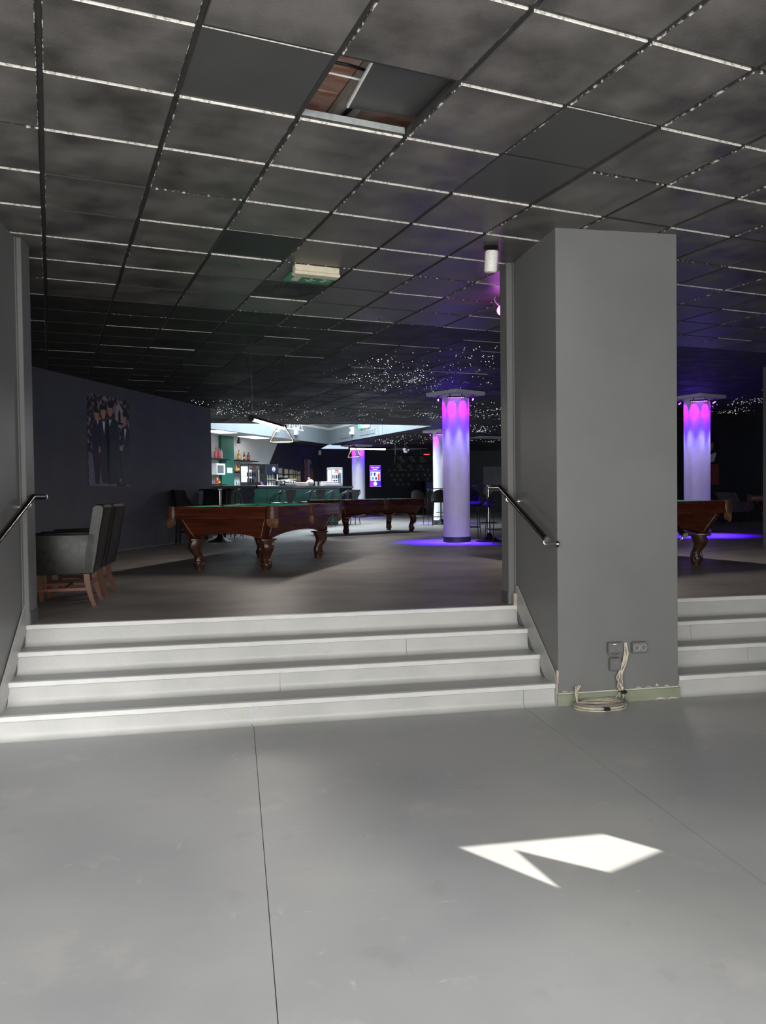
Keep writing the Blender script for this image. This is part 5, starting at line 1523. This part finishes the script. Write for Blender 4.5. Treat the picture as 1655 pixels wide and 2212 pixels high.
def shell_stool(thick=False):
    s = empty('bar_chair', (0, 0, 0))                      # faces local +y
    w = .225
    MB().bbox(-w + .01, w - .01, -.19, .22, .66, .76, .03).build('seat', 'chair_black', s, smooth=50)
    mb = MB(); rings = []
    N = 12
    for k in range(N + 1):                                 # wrap-round back, tall behind and falling to the sides
        a = R(-200 + 220 * k / N); c, n = math.cos(a), math.sin(a)
        hgt = .73 + .30 * max(0.0, (-n + .25) / 1.25) ** .8 if -n > -.25 else .73
        x, y = (w + .01) * c, .20 * n - .01
        ix, iy = (w - .035) * c, .16 * n - .01
        lean = .05 * max(0, -n)
        rings.append([(x, y, .67), (x, y - lean, hgt), (ix, iy - lean, hgt), (ix, iy, .67)])
    mb.loft(rings); mb.build('shell_back', 'chair_black', s, smooth=45)
    lw_ = .020 if thick else .010
    for sx in (-1, 1):
        for sy in (-1, 1):
            MB().tube([(sx * .16, sy * .14, .67), (sx * .205, sy * .20, 0)], [lw_, lw_ * .8], 8).build('leg', 'black_metal', s, smooth=60)
    q = [(sx * .19, sy * .18, .25) for sx, sy in ((-1, -1), (1, -1), (1, 1), (-1, 1))]
    for k in range(4): MB().tube([q[k], q[(k + 1) % 4]], .008, 6).build('foot_rail', 'black_metal', s)
    return s


ss = shell_stool()
g = 'black bar chairs at the high tables'
place(ss, (5.38, 22.55, ZU), R(-35), 'black upholstered bar chair left of the half hidden column', 'bar chair', g)
place(copy_tree(ss), (5.78, 21.75, ZU), R(-12), 'black upholstered bar chair directly left of the front column', 'bar chair', g)
place(copy_tree(ss), (4.80, 13.80, ZU), R(5), 'black bar chair facing away right of the front column', 'bar chair', g)
place(copy_tree(ss), (4.62, 15.05, ZU), R(170), 'black bar chair mostly hidden behind the front column', 'bar chair', g)
place(copy_tree(ss), (5.42, 14.30, ZU), R(80), 'black bar chair cut off by the grey pillar edge', 'bar chair', g)


def lounge_stool():
    s = empty('lounge_bar_chair', (0, 0, 0))               # faces local +x
    w = .24
    MB().bbox(-.20, .26, -w, w, .66, .77, .03).build('seat', 'chair_black', s, smooth=50)
    prof = [(-.20, .68), (.10, .70), (-.02, .80), (-.10, .95), (-.13, 1.06), (-.27, 1.06), (-.26, .95)]
    for s_ in (-1, 1):
        y0 = s_ * w; y1 = s_ * (w - .05)
        MB().extr([(-.22, .68), (.16, .70), (.03, .80), (-.06, .92), (-.10, 1.05), (-.28, 1.06), (-.25, .85)], 'y', min(y0, y1), max(y0, y1)).build('side_wing', 'chair_black', s)
    MB().extr([(-.24, .68), (-.17, .68), (-.19, .90), (-.205, 1.05), (-.225, 1.065), (-.28, 1.065), (-.27, .9)], 'y', -w, w).build('backrest', 'chair_black', s)
    for sx in (-1, 1):
        for sy in (-1, 1):
            MB().tube([(sx * .15 - .02, sy * .17, .67), (sx * .19 - .02, sy * .19, 0)], [.024, .018], 8).build('leg', 'chair_black', s, smooth=60)
    for sy in (-1, 1): MB().tube([(-.19, sy * .185, .24), (.16, sy * .185, .24)], .014, 6).build('foot_rail', 'chair_black', s)
    MB().tube([(.16, -.185, .24), (.16, .185, .24)], .014, 6).build('foot_rail', 'chair_black', s)
    return s


ls = lounge_stool()
place(ls, (-0.90, 15.72, ZU), R(-8), 'black padded bar chair in profile beside the poster wall', 'bar chair', 'padded bar chairs at the left high table')
place(copy_tree(ls), (-0.42, 16.75, ZU), R(-95), 'black padded bar chair behind the left high table', 'bar chair', 'padded bar chairs at the left high table')

# ------------------------------------------------------------------ right side: pale lounge chair and a fourth pool table
lc = empty('lounge_chair', (13.0, 18.6, ZU), R(-6))        # in profile, faces +x
mb = MB(); rings = []
for k in range(11):
    a = R(90 + 180 * k / 10); y = .32 * math.sin(a) * -1
    sx = -.30 * math.cos(a) * -1
    rings.append([(sx * .85, y, .36), (sx * 1.0 - .02, y, .60), (sx * 1.15 - .16, y * 1.02, .86), (sx * 1.05 - .12, y * .92, .86), (sx * .86 + .02, y * .86, .60), (sx * .7 + .03, y * .84, .36)])
mb.loft(rings); mb.build('back_shell', 'beige_fabric', lc, smooth=50)
MB().bbox(-.22, .34, -.27, .27, .34, .45, .04).build('seat', 'beige_fabric', lc, smooth=50)
for s in (-1, 1):
    pr = [(-.20, .36), (.36, .38), (.38, .52), (.33, .60), (.20, .63), (.02, .60), (-.20, .50)]
    MB().extr(pr, 'y', s * .30 - .03, s * .30 + .03).build('arm', 'beige_fabric', lc)
for sx, sy in ((-.22, -.24), (.30, -.24), (-.22, .24), (.30, .24)): MB().tube([(sx * .8, sy * .9, .36), (sx, sy, 0)], .010, 6).build('leg', 'black_metal', lc)
tag(lc, 'pale fabric lounge chair in the dark right corner', 'armchair')
p4 = copy_tree(pt); place(p4, (12.95, 15.45, ZU), R(20), 'pool table in the dark at the far right edge', 'pool table', tg)
# dark cabinet with two pale fittings by the far wall
gc = empty('game_cabinet', FW + fd * 4.85 + Vector((0, 0, ZU)) + Vector((0.1, -.35, 0)), FA)
MB().bbox(-.22, .22, -.2, .2, 0, 1.45, .02).build('cabinet', 'black_metal', gc)
for s in (-1, 1):
    MB().cyl((s * .10, -.20, 1.05), (s * .10, -.215, 1.05), .05, n=14).build('round_fitting', 'panel_grey', gc)
MB().bbox(-.18, .18, -.21, -.20, 1.18, 1.38, .005).build('display', 'label_blue', gc)
tag(gc, 'dark game cabinet with two pale round fittings by the far wall', 'cabinet')
